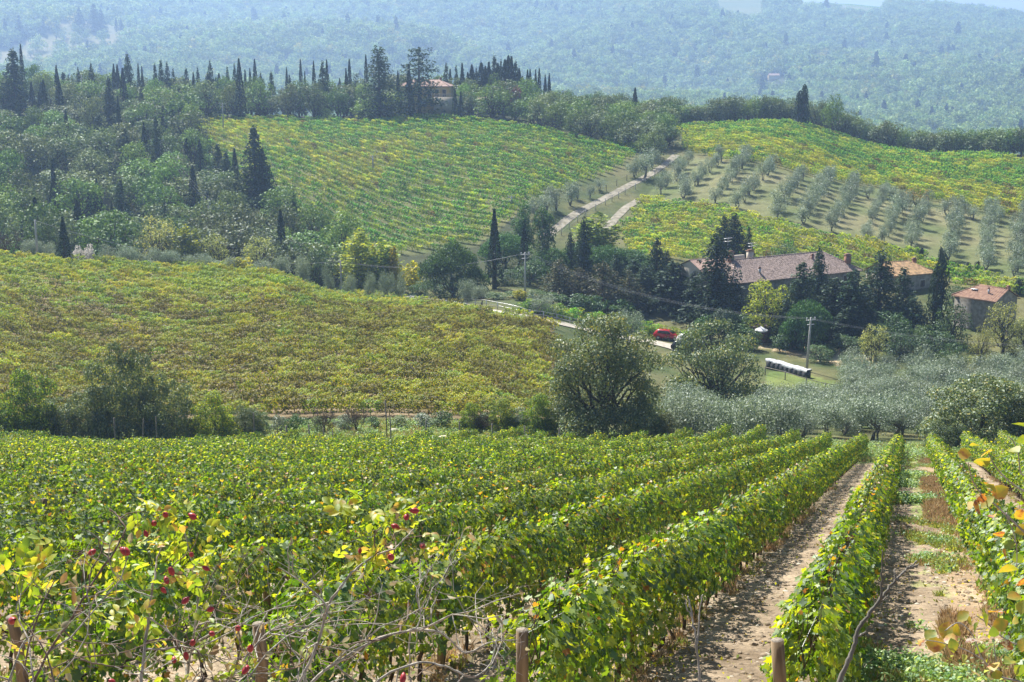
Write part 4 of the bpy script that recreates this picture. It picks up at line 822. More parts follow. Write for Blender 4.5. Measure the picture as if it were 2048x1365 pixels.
def house(name, label, cat, loc, rz, L, W, hw, rise, wall, roof, hipl=0.0, hipr=0.0, over=.35, base=2.0):
    t = thing(name, label, cat, loc, rz); b = MB(); x, y = L / 2, W / 2
    b.add([(-x, -y, -base), (x, -y, -base), (x, y, -base), (-x, y, -base), (-x, -y, hw), (x, -y, hw), (x, y, hw), (-x, y, hw)], [(0, 1, 5, 4), (1, 2, 6, 5), (2, 3, 7, 6), (3, 0, 4, 7)])
    for sx, hp in ((-1, hipl), (1, hipr)):
        if not hp: b.add([(sx * x, -y, hw), (sx * x, y, hw), (sx * x, 0, hw + rise * .97)], [(0, 1, 2)])
    b.obj("wall", wall, t)
    r = MB(); o = over; e = hw - o * rise / y + .05; zr = hw + rise; xl, xr = -x - o + (hipl + o if hipl else 0), x + o - (hipr + o if hipr else 0)
    roof_sheet(r, (-x - o, -y - o, e), (x + o, -y - o, e), (xr, 0, zr), (xl, 0, zr), 0); roof_sheet(r, (x + o, y + o, e), (-x - o, y + o, e), (xl, 0, zr), (xr, 0, zr), 0)
    if hipl: roof_sheet(r, (-x - o, y + o, e), (-x - o, -y - o, e), (xl, 0, zr), (xl, .01, zr), 0)
    if hipr: roof_sheet(r, (x + o, -y - o, e), (x + o, y + o, e), (xr, .01, zr), (xr, 0, zr), 0)
    r.box((0, -y - o + .08, e - .08), (L + 2 * o, .12, .12)); r.box((0, y + o - .08, e - .08), (L + 2 * o, .12, .12))
    ro = r.obj("roof", roof, t)
    q = MB(); q.tube([(xl, 0, zr + .04), (xr, 0, zr + .04)], .13, 6)
    for hp, sx, xx in ((hipl, -1, xl), (hipr, 1, xr)):
        if hp:
            for sy in (-1, 1): q.tube([(xx, 0, zr + .04), (sx * (x + o), sy * (y + o), e + .08)], .12, 6)
    q.obj("ridge_tiles", roof, ro); return t, ro
def chimney(t, x, y, z0, w, h, mat, cap=M_roofr):
    b = MB(); b.box((x, y, z0 + h / 2), (w, w * .8, h)); o = b.obj("chimney", mat, t); c = MB(); c.box((x, y, z0 + h + .05), (w * 1.3, w * 1.1, .1)); c.box((x, y, z0 + h + .2), (w * .8, w * .6, .2)); c.obj("chimney_cap", cap, o)
def window(t, x, y, z, w, h, nx, ny, frame, shut=None):
    """window in a wall whose outward direction is (nx, ny)"""
    rz = math.atan2(ny, nx) + math.pi / 2; b = MB(); ox, oy = nx * .03, ny * .03
    b.box((x + ox, y + oy, z), (w + .24, .08, h + .24), 0, rz); f = b.obj("window", frame, t); g = MB(); g.box((x + nx * .075, y + ny * .075, z), (w, .03, h), 0, rz); g.obj("pane", M_glass, f)
    if shut:
        for k in (-1, 1):
            q = MB(); q.box((x + math.cos(rz) * k * w * .27 + nx * .11, y + math.sin(rz) * k * w * .27 + ny * .11, z), (w * .46, .04, h * .98), 0, rz)
            for j in range(7): q.box((x + math.cos(rz) * k * w * .27 + nx * .14, y + math.sin(rz) * k * w * .27 + ny * .14, z - h * .42 + j * h * .14), (w * .36, .03, h * .05), 0, rz)
            q.obj("shutter", shut, f)
def antenna(t, x, y, z, h):
    b = MB(); b.tube([(x, y, z), (x, y, z + h)], .03, 5)
    for dz, Lh in ((0, 1.6), (-.5, 1.3)):
        b.tube([(x - Lh / 2, y, z + h + dz), (x + Lh / 2, y, z + h + dz)], .022, 4)
        for k in range(7): xx = x - Lh / 2 + k * Lh / 6; b.tube([(xx, y - .3, z + h + dz), (xx, y + .3, z + h + dz)], .014, 4)
    b.obj("antenna", M_metal, t)
# long farmhouse
A = at(1463, 568, 216); ze = A.z; YB = (CZ - ze) / dep(540); B = at(1726, 540, YB); d = (B - A).xy; L = d.length; rz = math.atan2(d.y, d.x); W = 10.5
n_ = Vector((-d.y, d.x)).normalized(); c = (A.xy + B.xy) / 2 + n_ * W / 2
farm, froof = house("farmhouse", "long grey stone farmhouse with worn grey tiled roof behind dark conifers", "house", (c.x, c.y, ze - 5.2), rz, L - .7, W - .7, 5.2, 2.7, M_wallg, M_roofg, hipl=4.5, hipr=4.0)
window(farm, L * .5 - 3.2, -W / 2 + .35, 3.7, 1.5, 1.6, 0, -1, M_wallp, M_shut); window(farm, -L * .5 + 5.2, -W / 2 + .35, 3.4, 1.0, 1.3, 0, -1, M_wallp)
window(farm, L * .12, -W / 2 + .35, 3.4, 1.0, 1.3, 0, -1, M_wallp, M_shut)
chimney(farm, -L / 2 + 4.4, .4, 7.4, .8, 1.7, M_brick); chimney(farm, -L / 2 + 9.0, 1.2, 7.0, .9, 1.9, M_wallp); chimney(farm, L / 2 - 1.6, -3.2, 5.6, .9, 1.9, M_brick); chimney(farm, -L / 2 + 7.2, -3.4, 5.7, .35, 1.1, M_metal); chimney(farm, L * .22, -1.5, 6.9, .4, .8, M_brick)
b = MB(); b.box((-L / 2 + 6.6, 1.6, 7.6), (3.0, .4, 1.5)); b.obj("parapet", M_wallp, farm)
antenna(farm, -L / 2 + 5.0, 2.0, 7.0, 4.2); antenna(farm, -L / 2 + 11.2, 3.4, 6.8, 3.0)
p = at(1418, 525, 224); house("farm_annexe", "small annexe with faded pink tiled roof left of the long farmhouse", "house", (p.x, p.y, p.z - 4.5), rz, 7.5, 6, 3.8, 1.3, M_wallp, M_roofp)
p = at(1802, 534, 236); wing, _ = house("farm_wing", "stone farm wing with mossy orange roof right of the long farmhouse", "house", (p.x, p.y, p.z - 5.6), rz - .12, 8.6, 7.5, 4.9, 1.6, M_wallg, M_roofm, hipr=3)
window(wing, 1.6, -3.75, 3.2, .9, 1.1, 0, -1, M_wallp, M_shut); chimney(wing, 3, .3, 5.6, .6, 1.1, M_brick)
p = at(1972, 592, 212); shed, _ = house("stone_cottage", "small stone cottage with clean red tiled roof beside pale trees", "house", (p.x, p.y, p.z - 4.4), math.atan2(-.80, .6), 7.2, 5.6, 4.4, 1.5, M_wallg, M_roofr, hipl=2.4)
window(shed, 3.6, .2, 2.6, .8, 1.1, 1, 0, M_wallp); chimney(shed, 1.5, -1.6, 4.9, .25, .9, M_metal); chimney(shed, 2.6, 1.8, 4.7, .5, 1.2, M_brick); b = MB(); b.box((-1.2, -1.2, 5.42), (1.1, .8, .06)); b.obj("skylight", M_lamp, shed)
# villa on the hilltop
p = at(852, 172, 414); villa, _ = house("yellow_villa", "yellow plastered hilltop villa with pale pink roof behind the cedars", "house", (p.x, p.y, p.z - 7.4), -.10, 14.5, 9, 7.4, 1.7, M_wally, M_roofp, hipl=3.5, hipr=3.5, base=3)
for x in (-6.1, -3.4): window(villa, x, -4.5, 5.2, 1.0, 1.9, 0, -1, M_wallp, M_shut); window(villa, x, -4.5, 1.8, 1.0, 1.9, 0, -1, M_wallp, M_shut)
for x in (1.8, 3.9, 6.0): window(villa, x, -4.5, 5.2, .95, 2.3, 0, -1, M_wallp, M_shut)
b = MB(); b.box((7.5, -6.4, 1.6), (8, 3.6, 5.6)); vt = b.obj("terrace", M_wallp, villa); b = MB()
for i in range(17): b.tube([(3.7 + i * .48, -8.1, 4.4), (3.7 + i * .48, -8.1, 5.2)], .07, 5)
b.box((7.5, -8.1, 5.28), (8, .24, .14)); b.obj("balustrade", M_wallp, vt); chimney(villa, -1.0, .6, 8.4, .7, 1.2, M_brick); chimney(villa, 4.2, .6, 8.4, .7, 1.1, M_brick)
p = at(975, 199, 408); house("garden_house", "low pink roofed outbuilding half hidden beside the dusky red tree", "house", (p.x, p.y, p.z - 2.4), .1, 5.5, 4, 2.4, .9, M_wallp, M_roofp)
g = ghit(1547, 160, 600); house("distant_house", "tiny distant house with pale roof deep in the hazy hillside forest", "house", (g.x, g.y, g.z + 1), .1, 15, 10, 5, 2.5, M_wally, M_roofp)

# ------------------------------------------------------------------ trees and shrubs round the farm
FT = [ # kind, u, Y, v_top, width, label, variant
 (K_cyp,989,228,419,30,"tall black green cypress standing over the umbrella pine",2),(K_cyp,1048,240,455,20,"second slimmer cypress right of the tall one by the utility pole",0),
 (K_pine,905,222,489,124,"big umbrella pine left of the tall farm cypress",0),(K_pine,1012,246,468,104,"umbrella pine seen behind the two farm cypresses",1),
 (K_tuft,1047,256,409,50,"bright tufted pine, taller of two by the dirt track",0),(K_tuft,1088,256,414,46,"bright tufted pine, right one of two by the dirt track",1),
 (K_pine,1160,243,486,96,"umbrella pine behind the brownish conifers",0),(K_pine,1255,243,500,110,"wide umbrella pine below the yellow vine strip",1),
 (K_con2,1167,236,440,34,"ragged dark conifer spire between the umbrella pines",0),(K_con2,1140,240,470,30,"short dark conifer left of the ragged spire",1),(K_con,1312,231,480,50,"pointed dark conifer at the left of the farm drive",1),
 (K_bcon,1118,226,520,80,"brownish conifer just right of the utility pole",0),(K_bcon,1205,224,528,96,"wide brownish conifer behind the lane hedge",1),(K_bcon,1258,222,545,80,"brownish drooping conifer left of the red car",0),
 (K_con2,1345,224,527,96,"broad dark conifer behind the red car",2),(K_con2,1288,226,535,66,"dark conifer left of the broad one by the red car",0),
 (K_con2,1430,216,476,92,"big dark conifer in front of the farmhouse's left end",1),(K_con2,1445,244,436,44,"dark fir behind the farmhouse, left of a pair",2),(K_con2,1466,246,430,46,"dark fir behind the farmhouse, right of a pair",0),(K_con2,1496,246,458,20,"small fir tip beside the farmhouse antenna",1),
 (K_lush,1568,244,488,60,"leafy bush tree behind the farmhouse chimney",0),(K_lime,1530,207,563,104,"lime green tree glowing in front of the farmhouse wall",0),
 (K_con2,1600,209,530,72,"dark conifer right of the lime green tree",2),(K_con2,1633,214,504,50,"narrow conifer crossing the farmhouse roof",0),(K_con2,1665,208,560,90,"low dark conifer under the farmhouse window",1),
 (K_con2,1703,206,545,84,"dense conifer left of the tallest roof conifer",2),(K_con2,1755,210,508,74,"tallest dense conifer before the farm wing",0),(K_con2,1802,212,540,56,"slender conifer before the farm wing wall",1),
 (K_cypm,1868,207,508,50,"massive many tipped cypress right of the farm wing",0),(K_cypm,1884,246,494,18,"columnar cypress behind the farm wing",1),(K_cypm,1841,250,496,13,"small columnar cypress above the wing roof",2),(K_cyp,1798,252,496,9,"tiny cypress tip above the wing roof ridge",0),
 (K_cypm,1938,244,524,12,"left cypress of the forked pair above the cottage",0),(K_cypm,1953,244,522,13,"right cypress of the forked pair above the cottage",1),(K_cyp,1933,240,552,10,"short cypress under the forked pair",1),(K_cypm,2036,226,558,30,"dark cypress right of the cottage roof",2),
 (K_pine,1612,200,605,100,"round umbrella pine with several trunks below the farmhouse",2),(K_con2,1690,203,620,66,"dark conifer beside the round umbrella pine",1),
 (K_lush,1782,200,628,84,"dark leafy tree below the farm wing",0),(K_will,1745,184,650,70,"olive green leafy tree at the edge of the olive grove",0),(K_lush,1905,203,612,76,"dark broadleaf tree in front of the cottage",1),
 (K_will,2005,196,606,90,"pale leafy tree right of the cottage wall",1),(K_will,2052,193,640,80,"second pale tree at the right end by the cottage",0),(K_will,1960,190,655,50,"small pale tree below the cottage wall",1),
 (K_weep,1447,203,624,66,"weeping mound shaped conifer by the white parasol",0),(K_dom,930,219,562,44,"clipped dark dome shrub, left one by the umbrella pine",0),(K_dom,957,218,568,46,"clipped dark dome shrub, right one by the lane",0),
 (K_con2,1570,203,598,46,"dark low conifer between the parasol and the umbrella pine",0),(K_shr,1842,183,690,50,"bluish bush at the top of the olive grove",1),(K_shr,1880,180,710,46,"grey bush right of the bluish bush by the grove",2),
 (K_lush,1838,200,650,60,"dark green broadleaf tree under the massive cypress",0),
 (K_pop,722,236,462,84,"tall yellow green poplar at the foot of the hill vineyard",0),(K_pop,765,236,480,56,"second yellow green poplar right of the tall one",1),(K_yel,790,234,503,30,"bright yellow sapling beside the poplars",0),(K_yel,826,233,518,44,"golden yellow bush tree left of the umbrella pine",1),(K_yel,748,238,500,30,"yellowing poplar sprout between the two poplars",0),
 (K_yel,1323,236,520,24,"golden shrub where the yellow strip meets the pines",1),(K_pop,1195,262,428,70,"sparse yellow green tree beside the dirt path",1),(K_yel,1040,214,578,26,"small lime yellow shrub under the utility pole",1),
 (K_cyp,131,207,434,24,"single dark cypress on the crest of the brown vineyard",2),(K_will,318,236,436,96,"large pale round tree at the foot of the left wood",0),(K_will,428,233,470,70,"pale green tree right of the large pale round tree",1),(K_will,520,232,474,74,"pale round tree with drooping crown near the poplars",0),
 (K_pop,375,234,452,40,"young yellow green tree beside the large pale tree",0),(K_lush,640,234,500,60,"leafy tree at the right foot of the left wood",1),(K_lush,95,226,430,56,"yellowish leafy tree left of the lone crest cypress",0),
 (K_bare,18,216,426,86,"bare purplish bush at the left end of the crest",0),(K_plum,152,209,492,34,"white plumed shrub beside the crest cypress",0),(K_plum,177,210,489,34,"second white plumed shrub right of the crest cypress",0),
 (K_shr,300,209,520,26,"small bluish shrub on the crest of the brown vineyard",1),(K_yel,478,212,512,44,"orange tinted shrub on the crest near the pale round tree",1)]
FT += [(K_pine,1100,239,498,92,"dark umbrella pine just right of the second farm cypress",0),(K_pine,1212,241,494,96,"umbrella pine in the middle of the pine group",1),(K_pine,1302,238,522,76,"umbrella pine at the right end of the pine group",0),
 (K_bcon,1160,228,538,86,"brownish conifer in the middle behind the lane hedge",0),(K_con2,1232,233,512,48,"dark conifer standing between the brownish ones",1),(K_con2,1388,221,548,64,"dark conifer between the red car and the farmhouse end",0),(K_con2,1332,236,504,40,"dark pointed conifer above the broad one by the red car",2),
 (K_con2,1268,237,522,56,"dark conifer under the umbrella pines",1),(K_con2,1088,240,482,44,"dark conifer beside the right tufted pine",0),(K_lush,1060,233,522,70,"dark leafy tree behind the utility pole",0),(K_lush,1108,229,566,64,"leafy bush tree at the lane right of the pole",1),(K_lush,1012,232,540,60,"dark leafy tree between the clipped domes and cypress",1),
 (K_con2,1546,214,592,50,"dark conifer behind the parasol",0),(K_con2,1582,213,572,54,"dark conifer right of the lime green tree's crown",1),(K_con2,1725,204,600,72,"low dense conifer below the farmhouse window",2),(K_con2,1822,205,596,66,"dark conifer left of the massive cypress",0),
 (K_lush,1800,195,668,80,"dark bushy tree above the olive grove",0),(K_lush,1872,196,664,84,"dark bushy tree below the massive cypress",1),(K_lush,1695,198,672,66,"dark bushy tree right of the round umbrella pine",1),(K_lush,1912,222,572,56,"leafy tree behind, left of the cottage roof",1),
 (K_lush,880,226,560,70,"dark shrubby tree under the big umbrella pine",1),(K_lush,842,224,562,50,"dark shrub left of the big umbrella pine",0),(K_lush,1480,206,630,60,"dark shrub behind the weeping mound",1),(K_lush,1640,192,690,56,"dark shrub under the round umbrella pine",0),(K_lush,1905,186,688,60,"dark shrub above the back of the olive grove",1)]
for kd, u, Y, vt, w, lab, var in FT: kd.px(u, Y, vt, w * {K_pop: 1.35, K_con2: 1.4, K_con: 1.3, K_cyp: 1.2, K_bcon: 1.15}.get(kd, 1.0), lab, var=var)
for i, (u, Y, vt, w) in enumerate([(742,213,545,30),(772,213,542,34),(802,212,548,32),(935,207,557,38),(962,205,571,34),(1080,201,590,64),(1256,198,617,58),(660,214,530,30),(608,214,512,36),(565,214,512,40),(520,212,520,50),(470,212,512,46),(425,213,508,50),(385,213,508,42),(345,213,500,46),(305,213,496,48),(262,214,490,50),(222,214,488,46),(96,215,484,40),(62,215,480,44),(700,214,548,34)]):
    K_oln.px(u, Y, vt, w, f"silvery olive {'beside the farm lane' if i < 7 else 'on the crest behind the brown vineyard'}, {nth(i + 1 if i < 7 else i - 6)} counted {'from the poplars' if i < 7 else 'leftward'}", "olives along the lane and crest")
K_vh = Kind("vine_bush", "vine", [broadleaf(180 + i, 2.0, 2.6, 900, .2, zb=.0, lobes=8, mat=(M_v_green, M_m1)[i], limbs=False, skirt=4) for i in range(2)], 2.0, 2.6, "foliage")
for i, u in enumerate(np.linspace(1052, 1392, 24)):
    g = ghit(u, float(np.interp(u, [1052, 1160, 1290, 1392], [622, 643, 668, 690])), 150); K_vh.put(g, 1.7 + .3 * math.sin(i * 2.1), 3.3, f"bushy green garden vine along the lane, {nth(i + 1)} from the clipped domes", "garden vines along the lane")
for i, (u, Y, vt, w) in enumerate([(985,214,588,60),(1025,216,584,50),(1066,217,580,56),(1105,218,586,60),(1150,220,588,60),(1195,220,592,64),(1240,219,600,60),(1420,204,632,70),(1475,201,648,60),(1500,199,660,50),(1560,199,668,46),(1650,196,690,50)]): K_shr.px(u, Y, vt, w, f"low dark shrub below the farm conifers, {nth(i + 1)} from the clipped domes", var=0)
# the big oaks and thickets at the valley vineyard's edge
K_big = Kind("oak_tree", "tree", [broadleaf(170, 9, 9.4, 36000, .17, zb=.04, lobes=30, mat=M_oakn, lobe=(.16, .28), shell=(.45, 1.1), spread=.9, low=-.95, skirt=5)], 9, 9.4)
K_big2 = Kind("oak_tree", "tree", [broadleaf(172, 7.5, 10, 21000, .19, zb=.04, lobes=28, mat=M_oakn, lobe=(.16, .28), shell=(.45, 1.1), spread=.9, low=-.95, skirt=6)], 7.5, 10)
K_thk = Kind("thicket_bush", "bush", [broadleaf(174 + i, 5, 6, 21000, .15, zb=.0, limbs=False, lobes=22, mat=(M_oakn, M_oakn, M_vine_far)[i], lobe=(.13, .3), spread=.9, skirt=8) for i in range(3)], 5, 6, "foliage")
K_big.px(1208,112,634,238,"big dark oak with open branching at the headland",var=0,rz=.3)
K_big2.px(1430,150,646,214,"wide spreading oak with yellowing lower leaves behind the big oak",var=0,rz=1.2)
for u, Y, vt, w, var, lab in [(255,111,690,150,0,"tall dark bush in the hedge below the brown vineyard"),(180,111,775,120,1,"grey green bush left of the tall dark hedge bush"),(345,110,752,120,0,"dark bush right of the tall hedge bush"),(60,111,742,120,2,"bright climbing bush at the hedge's left end"),(-20,111,770,110,2,"bright bush cut by the picture's left edge"),(430,110,790,110,2,"sunlit green bush near the hedge posts"),(120,112,800,100,1,"low grey bush between the bright and dark hedge bushes"),
    (490,112,812,80,1,"low grey green bush at the right end of the hedge"),(1000,114,800,80,2,"yellow green bush left of the big oak"),(1075,113,790,90,2,"tall yellow green bush beside the big oak"),(1290,114,812,90,0,"dark undergrowth bush at the big oak's foot"),(1150,111,818,80,0,"dark undergrowth bush left of the big oak's trunk"),
    (1960,114,750,230,1,"large rounded grey bush at the right end of the grove"),(1890,111,836,80,0,"dark hollow bush in front of the large grey bush"),(2060,112,790,120,1,"grey bush cut by the picture's right edge"),(1330,112,828,60,1,"low grey bush between the oak and the olive grove"),(940,114,806,60,2,"yellowing bush near the white stone")]:
    K_thk.px(u, Y, vt, w, lab, var=var)
for i, (u, vt, w) in enumerate([(520,826,44),(556,832,40),(592,828,46),(636,834,40),(688,830,44),(742,836,40),(800,832,46),(846,828,50),(884,822,50),(970,826,46),(1036,816,50)]): K_shr.px(u, 114, vt, w, f"low scrub bush below the brown vineyard, {nth(i + 1)} to the right of the dark hedge", var=(2, 1, 0)[i % 3])
K_bare.px(715,112,780,80,"leafless twiggy bush beside the hedge posts"); K_bare.px(650,112,786,60,"thin leafless bush left of the twiggy one"); K_bare.px(960,113,800,50,"bare twigged bush by the yellowing leaves")

# ------------------------------------------------------------------ poles, wires, fences, cars and small things
def utility_pole(u, Y, vt, label, arm=True, ins=True, lean=0.0, wpx=None):
    g, v = gpoint(u, Y); top = CZ - dep(vt) * Y; h = top - g.z; t = thing("utility_pole", label, "pole", g, .4); b = MB(); b.tube([(0, 0, -.5), (lean * .5, 0, h * .5), (lean, 0, h)], [.19, .16, .12], 9); b.obj("pole", M_conc, t)
    if arm:
        a = MB(); a.box((lean, 0, h - .35), (1.5, .1, .1)); a.box((lean, 0, h - .95), (1.1, .1, .1)); o = a.obj("crossarm", M_metal, t)
        for k in (-.65, 0, .65): q = MB(); q.tube([(lean + k, 0, h - .3), (lean + k, 0, h - .18), (lean + k, 0, h - .1), (lean + k, 0, h + .02)], [.05, .10, .06, .09], 7); q.obj("insulator", M_white, o)
    t["top"] = 0; del t["top"]; return Vector((g.x + lean, g.y, top - .1))
P1 = utility_pole(1050, 214, 505, "grey concrete utility pole beside the clipped domes at the lane"); P2 = utility_pole(1613, 184, 636, "grey utility pole leaning by the plastic covered stack", lean=.35)
P3 = utility_pole(447, 372, 206, "tall white topped pole at the hill vineyard's left corner"); P4 = utility_pole(746, 332, 311, "thin white topped pole standing inside the hill vineyard"); P5 = utility_pole(1023, 292, 392, "short white topped pole at the hill vineyard's lower corner")
P6 = utility_pole(76, 212, 440, "pale pole on the crest beside the bare bush", arm=False); P7 = utility_pole(421, 270, 398, "grey pole in the clearing of the left wood"); P8 = utility_pole(324, 335, 278, "grey pole higher up the wood clearing"); P9 = utility_pole(168, 402, 150, "white headed pole on the left hilltop", arm=True)
P10 = utility_pole(683, 232, 522, "thin grey pole in front of the poplars", arm=False); P11 = at(2300, 690, 178)
def cable(a, b, sag, label, off=0.0):
    n = 24; d = (b - a); s = Vector((-d.y, d.x, 0)).normalized() * off; q = [a + d * (i / n) + s - Vector((0, 0, 4 * sag * (i / n) * (1 - i / n))) for i in range(n + 1)]
    tag(MB().tube(q, .009, 4).obj("power_line", M_cable), label, "cable", "power lines strung between the poles")
for k, off in enumerate((-.6, 0, .6)):
    w = nth(k + 1)
    cable(P1, P2, 2.2, f"{w} power line from the lane pole down to the leaning pole", off); cable(P2, P11, 1.5, f"{w} power line leaving the leaning pole past the farm cypress", off)
    cable(P1, P10, 1.6, f"{w} power line from the lane pole toward the poplars", off * .8); cable(P10, P6, 2.6, f"{w} power line crossing the wood's foot to the crest pole", off * .5); cable(P7, P8, 1.2, f"{w} power line climbing the clearing in the left wood", off); cable(P7, P10, 2.0, f"{w} power line dropping from the clearing to the poplars", off)
def fence(name, label, pts, h, step, rails, pmat, rmat, pr=.06, rr=.035):
    t = thing(name, label, "fence", (pts[0][0], pts[0][1], H(*pts[0]))); o = Vector(t.location); Q = [];
    for i in range(len(pts) - 1):
        k = max(1, int(round(math.dist(pts[i], pts[i + 1]) / step)))
        for j in range(k): f = j / k; Q.append((pts[i][0] * (1 - f) + pts[i + 1][0] * f, pts[i][1] * (1 - f) + pts[i + 1][1] * f))
    Q.append(tuple(pts[-1])); Z = [Vector((x, y, H(x, y))) - o for x, y in Q]
    for z in Z: MB().tube([z + Vector((0, 0, -.3)), z + Vector((0, 0, h))], pr, 6).obj("post", pmat, t)
    for f in rails: MB().tube([z + Vector((0, 0, h * f)) for z in Z], rr, 5).obj("rail", rmat, t)
def gl(pixs, ymin=100): return [tuple(ghit(u, v, ymin).xy) for u, v in pixs]
fence("rail_fence", "galvanised rail fence along the lane below the umbrella pine", gl([(822,605),(880,614),(960,632),(1010,642),(1108,668)]), 1.1, 3.0, (.95, .5), M_metal, M_metal)
fence("rail_fence", "galvanised rail fence on the far side of the lane by the clipped domes", gl([(930,612),(995,620),(1060,636),(1165,657)]), 1.1, 3.0, (.95, .5), M_metal, M_metal)
fence("wire_fence", "post and wire fence beside the climbing dirt track", [tuple(q) for q in (TRACK[::10] + np.array([2.1, -1.2]))], 1.5, 4.2, (.95, .5), M_conc, M_wire, .08, .015)
fence("wire_fence", "post and wire fence on the vineyard side of the dirt track", [tuple(q) for q in (TRACK[::10] + np.array([-1.9, 1.0]))[4:]], 1.4, 5.0, (.95,), M_bark, M_wire, .07, .015)
fence("wooden_fence", "weathered post and rail fence on the bright grass bank", gl([(1530,752),(1570,762),(1612,775),(1650,786),(1690,790)], 140), 1.2, 4.0, (.9,), M_barkg, M_barkg, .07, .05)
# white plastic covered stack
pa, pb = ghit(1536, 738, 150), ghit(1617, 756, 150); dd = (pb - pa).xy; t = thing("covered_stack", "long dark stack under crumpled white plastic on the grass bank", "stack", (pa + pb) / 2, math.atan2(dd.y, dd.x)); Lh = dd.length
b = MB()
for i in range(9): b.box((-Lh / 2 + (i + .5) * Lh / 9, 0, .45), (Lh / 9 - .06, .8, 1.15 + .08 * math.sin(i * 3)), 0, .02 * math.sin(i * 5))
b.obj("bale_stack", M_black, t); b = MB(); xs = np.linspace(-Lh / 2 - .1, Lh / 2 + .1, 60); ys_ = np.array([-.86, -.8, -.4, 0, .4, .8, .86]) * .56; XX, YY = np.meshgrid(xs, ys_, indexing='ij')
ZZ = 1.06 + .16 * vnoise(XX * 2.1, YY * 2 + 9, 3) + .12 * np.cos(YY * 1.6) - np.where(np.abs(YY) > .46, .16 + .25 * vnoise(XX * 3, YY, 5), 0); i = (np.arange(59)[:, None] * 7 + np.arange(6)[None]).ravel()
b.add(np.stack([XX.ravel(), YY.ravel(), ZZ.ravel()], 1), np.stack([i, i + 7, i + 8, i + 1], 1)); b.obj("white_sheet", M_white, t, True)
# parasol
p, _ = gpoint(1521, 203); t = thing("parasol", "white open parasol in the shade of the lime green tree", "parasol", p); MB().tube([(0, 0, 0), (0, 0, 2.5)], .04, 7).obj("pole", M_metal, t); b = MB(); n = 8; V = [(0, 0, 2.75)] + [(1.05 * math.cos(k * 6.283 / n), 1.05 * math.sin(k * 6.283 / n), 2.2) for k in range(n)]; b.add(V, [(0, 1 + k, 1 + (k + 1) % n) for k in range(n)]); V = [(1.05 * math.cos(k * 6.283 / n), 1.05 * math.sin(k * 6.283 / n), z) for k in range(n) for z in (2.2, 2.02)]; b.add(V, [(2 * k, 2 * k + 1, (2 * k + 3) % 16, (2 * k + 2) % 16) for k in range(n)]); b.obj("canopy", M_white, t)
MB().box((0, 0, .06), (.6, .6, .12)).obj("base", M_conc, t)
p, _ = gpoint(1519, 205); t = thing("garden_shed", "low brown shed tucked behind the white parasol", "shed", p, .3); MB().box((0, 0, .9), (2.6, 2, 2.2)).obj("wall", M_brick, t); MB().add([(-1.5, -1.2, 2.05), (1.5, -1.2, 2.05), (1.5, 1.2, 2.4), (-1.5, 1.2, 2.4), (-1.5, -1.2, 2.13), (1.5, -1.2, 2.13), (1.5, 1.2, 2.48), (-1.5, 1.2, 2.48)], [(0, 3, 2, 1), (4, 5, 6, 7), (0, 1, 5, 4), (1, 2, 6, 5), (2, 3, 7, 6), (3, 0, 4, 7)]).obj("roof", M_shut, t)
# cars
def car(label, loc, rz, paint, est=True):
    t = thing("parked_car", label, "car", loc, rz); prof = [(-2.05, .42), (-2.1, .75), (-1.98, 1.0), (-1.7, 1.42) if est else (-1.3, 1.02), (-1.3, 1.5) if est else (-.75, 1.44), (.25, 1.47), (.95, 1.02), (1.85, .86), (2.08, .66), (2.08, .4), (1.75, .3), (-1.75, .3)]; n = len(prof); ws = [.80, .86, .84, .64, .62, .62, .82, .80, .76, .78, .78, .80]
    b = MB(); V = [(x, -w, z) for (x, z), w in zip(prof, ws)] + [(x, w, z) for (x, z), w in zip(prof, ws)]; b.add(V, [(k, (k + 1) % n, n + (k + 1) % n, n + k) for k in range(n)]); b.f.append((np.array([list(range(n))[::-1]]), 0)); b.f.append((np.array([list(range(n, 2 * n))]), 0)); b.obj("body", paint, t)
    for s in (-1, 1):
        g = MB(); g.add([(-1.5, s * .845, 1.02), (.82, s * .825, 1.02), (.2, s * .65, 1.42), (-1.35, s * .66, 1.42), (-1.5, s * .855, 1.02), (.82, s * .835, 1.02), (.2, s * .66, 1.42), (-1.35, s * .67, 1.42)], [(0, 1, 2, 3), (4, 5, 6, 7), (0, 1, 5, 4), (2, 3, 7, 6)]); g.obj("side_window", M_glass, t)
        for x in (-1.3, 1.3):
            w = MB(); q = [(x, s * (.62 + .24 * k), .31) for k in (0, .15, .85, 1)]; w.tube(q, [.27, .31, .31, .27], 18); wo = w.obj("wheel", M_tyre, t); MB().tube([(x, s * .855, .31), (x, s * .875, .31)], [.2, .17], 12).obj("rim", M_rim, wo)
        MB().tube([(2.02, s * .6, .72), (2.1, s * .58, .7)], [.13, .11], 8).obj("headlight", M_lamp, t); MB().box((-2.08, s * .66, .86), (.06, .2, .22)).obj("tail_light", M_carred, t); MB().box((.7, s * .93, 1.04), (.14, .16, .12)).obj("mirror", paint, t)
    g = MB(); g.add([(.27, -.55, 1.462), (.27, .55, 1.462), (.93, .72, 1.055), (.93, -.72, 1.055), (.29, -.55, 1.475), (.29, .55, 1.475), (.95, .72, 1.068), (.95, -.72, 1.068)], [(4, 5, 6, 7), (0, 1, 5, 4), (2, 3, 7, 6)]); g.obj("windscreen", M_glass, t); return t
for u, Y, rz, pt, lab in [(1336,206,-.42,M_carred,"red estate car parked under the dark conifers"),(1382,203,-.5,M_carwht,"white car parked right of the red car, partly behind the oak"),(1400,207,-.5,M_cardrk,"dark car in the shade behind the white car"),(1372,199,-.35,M_cardrk,"dark car on the lane below the white car")]:
    p, _ = gpoint(u, Y); car(lab, (p.x, p.y, p.z + .03), rz, pt)
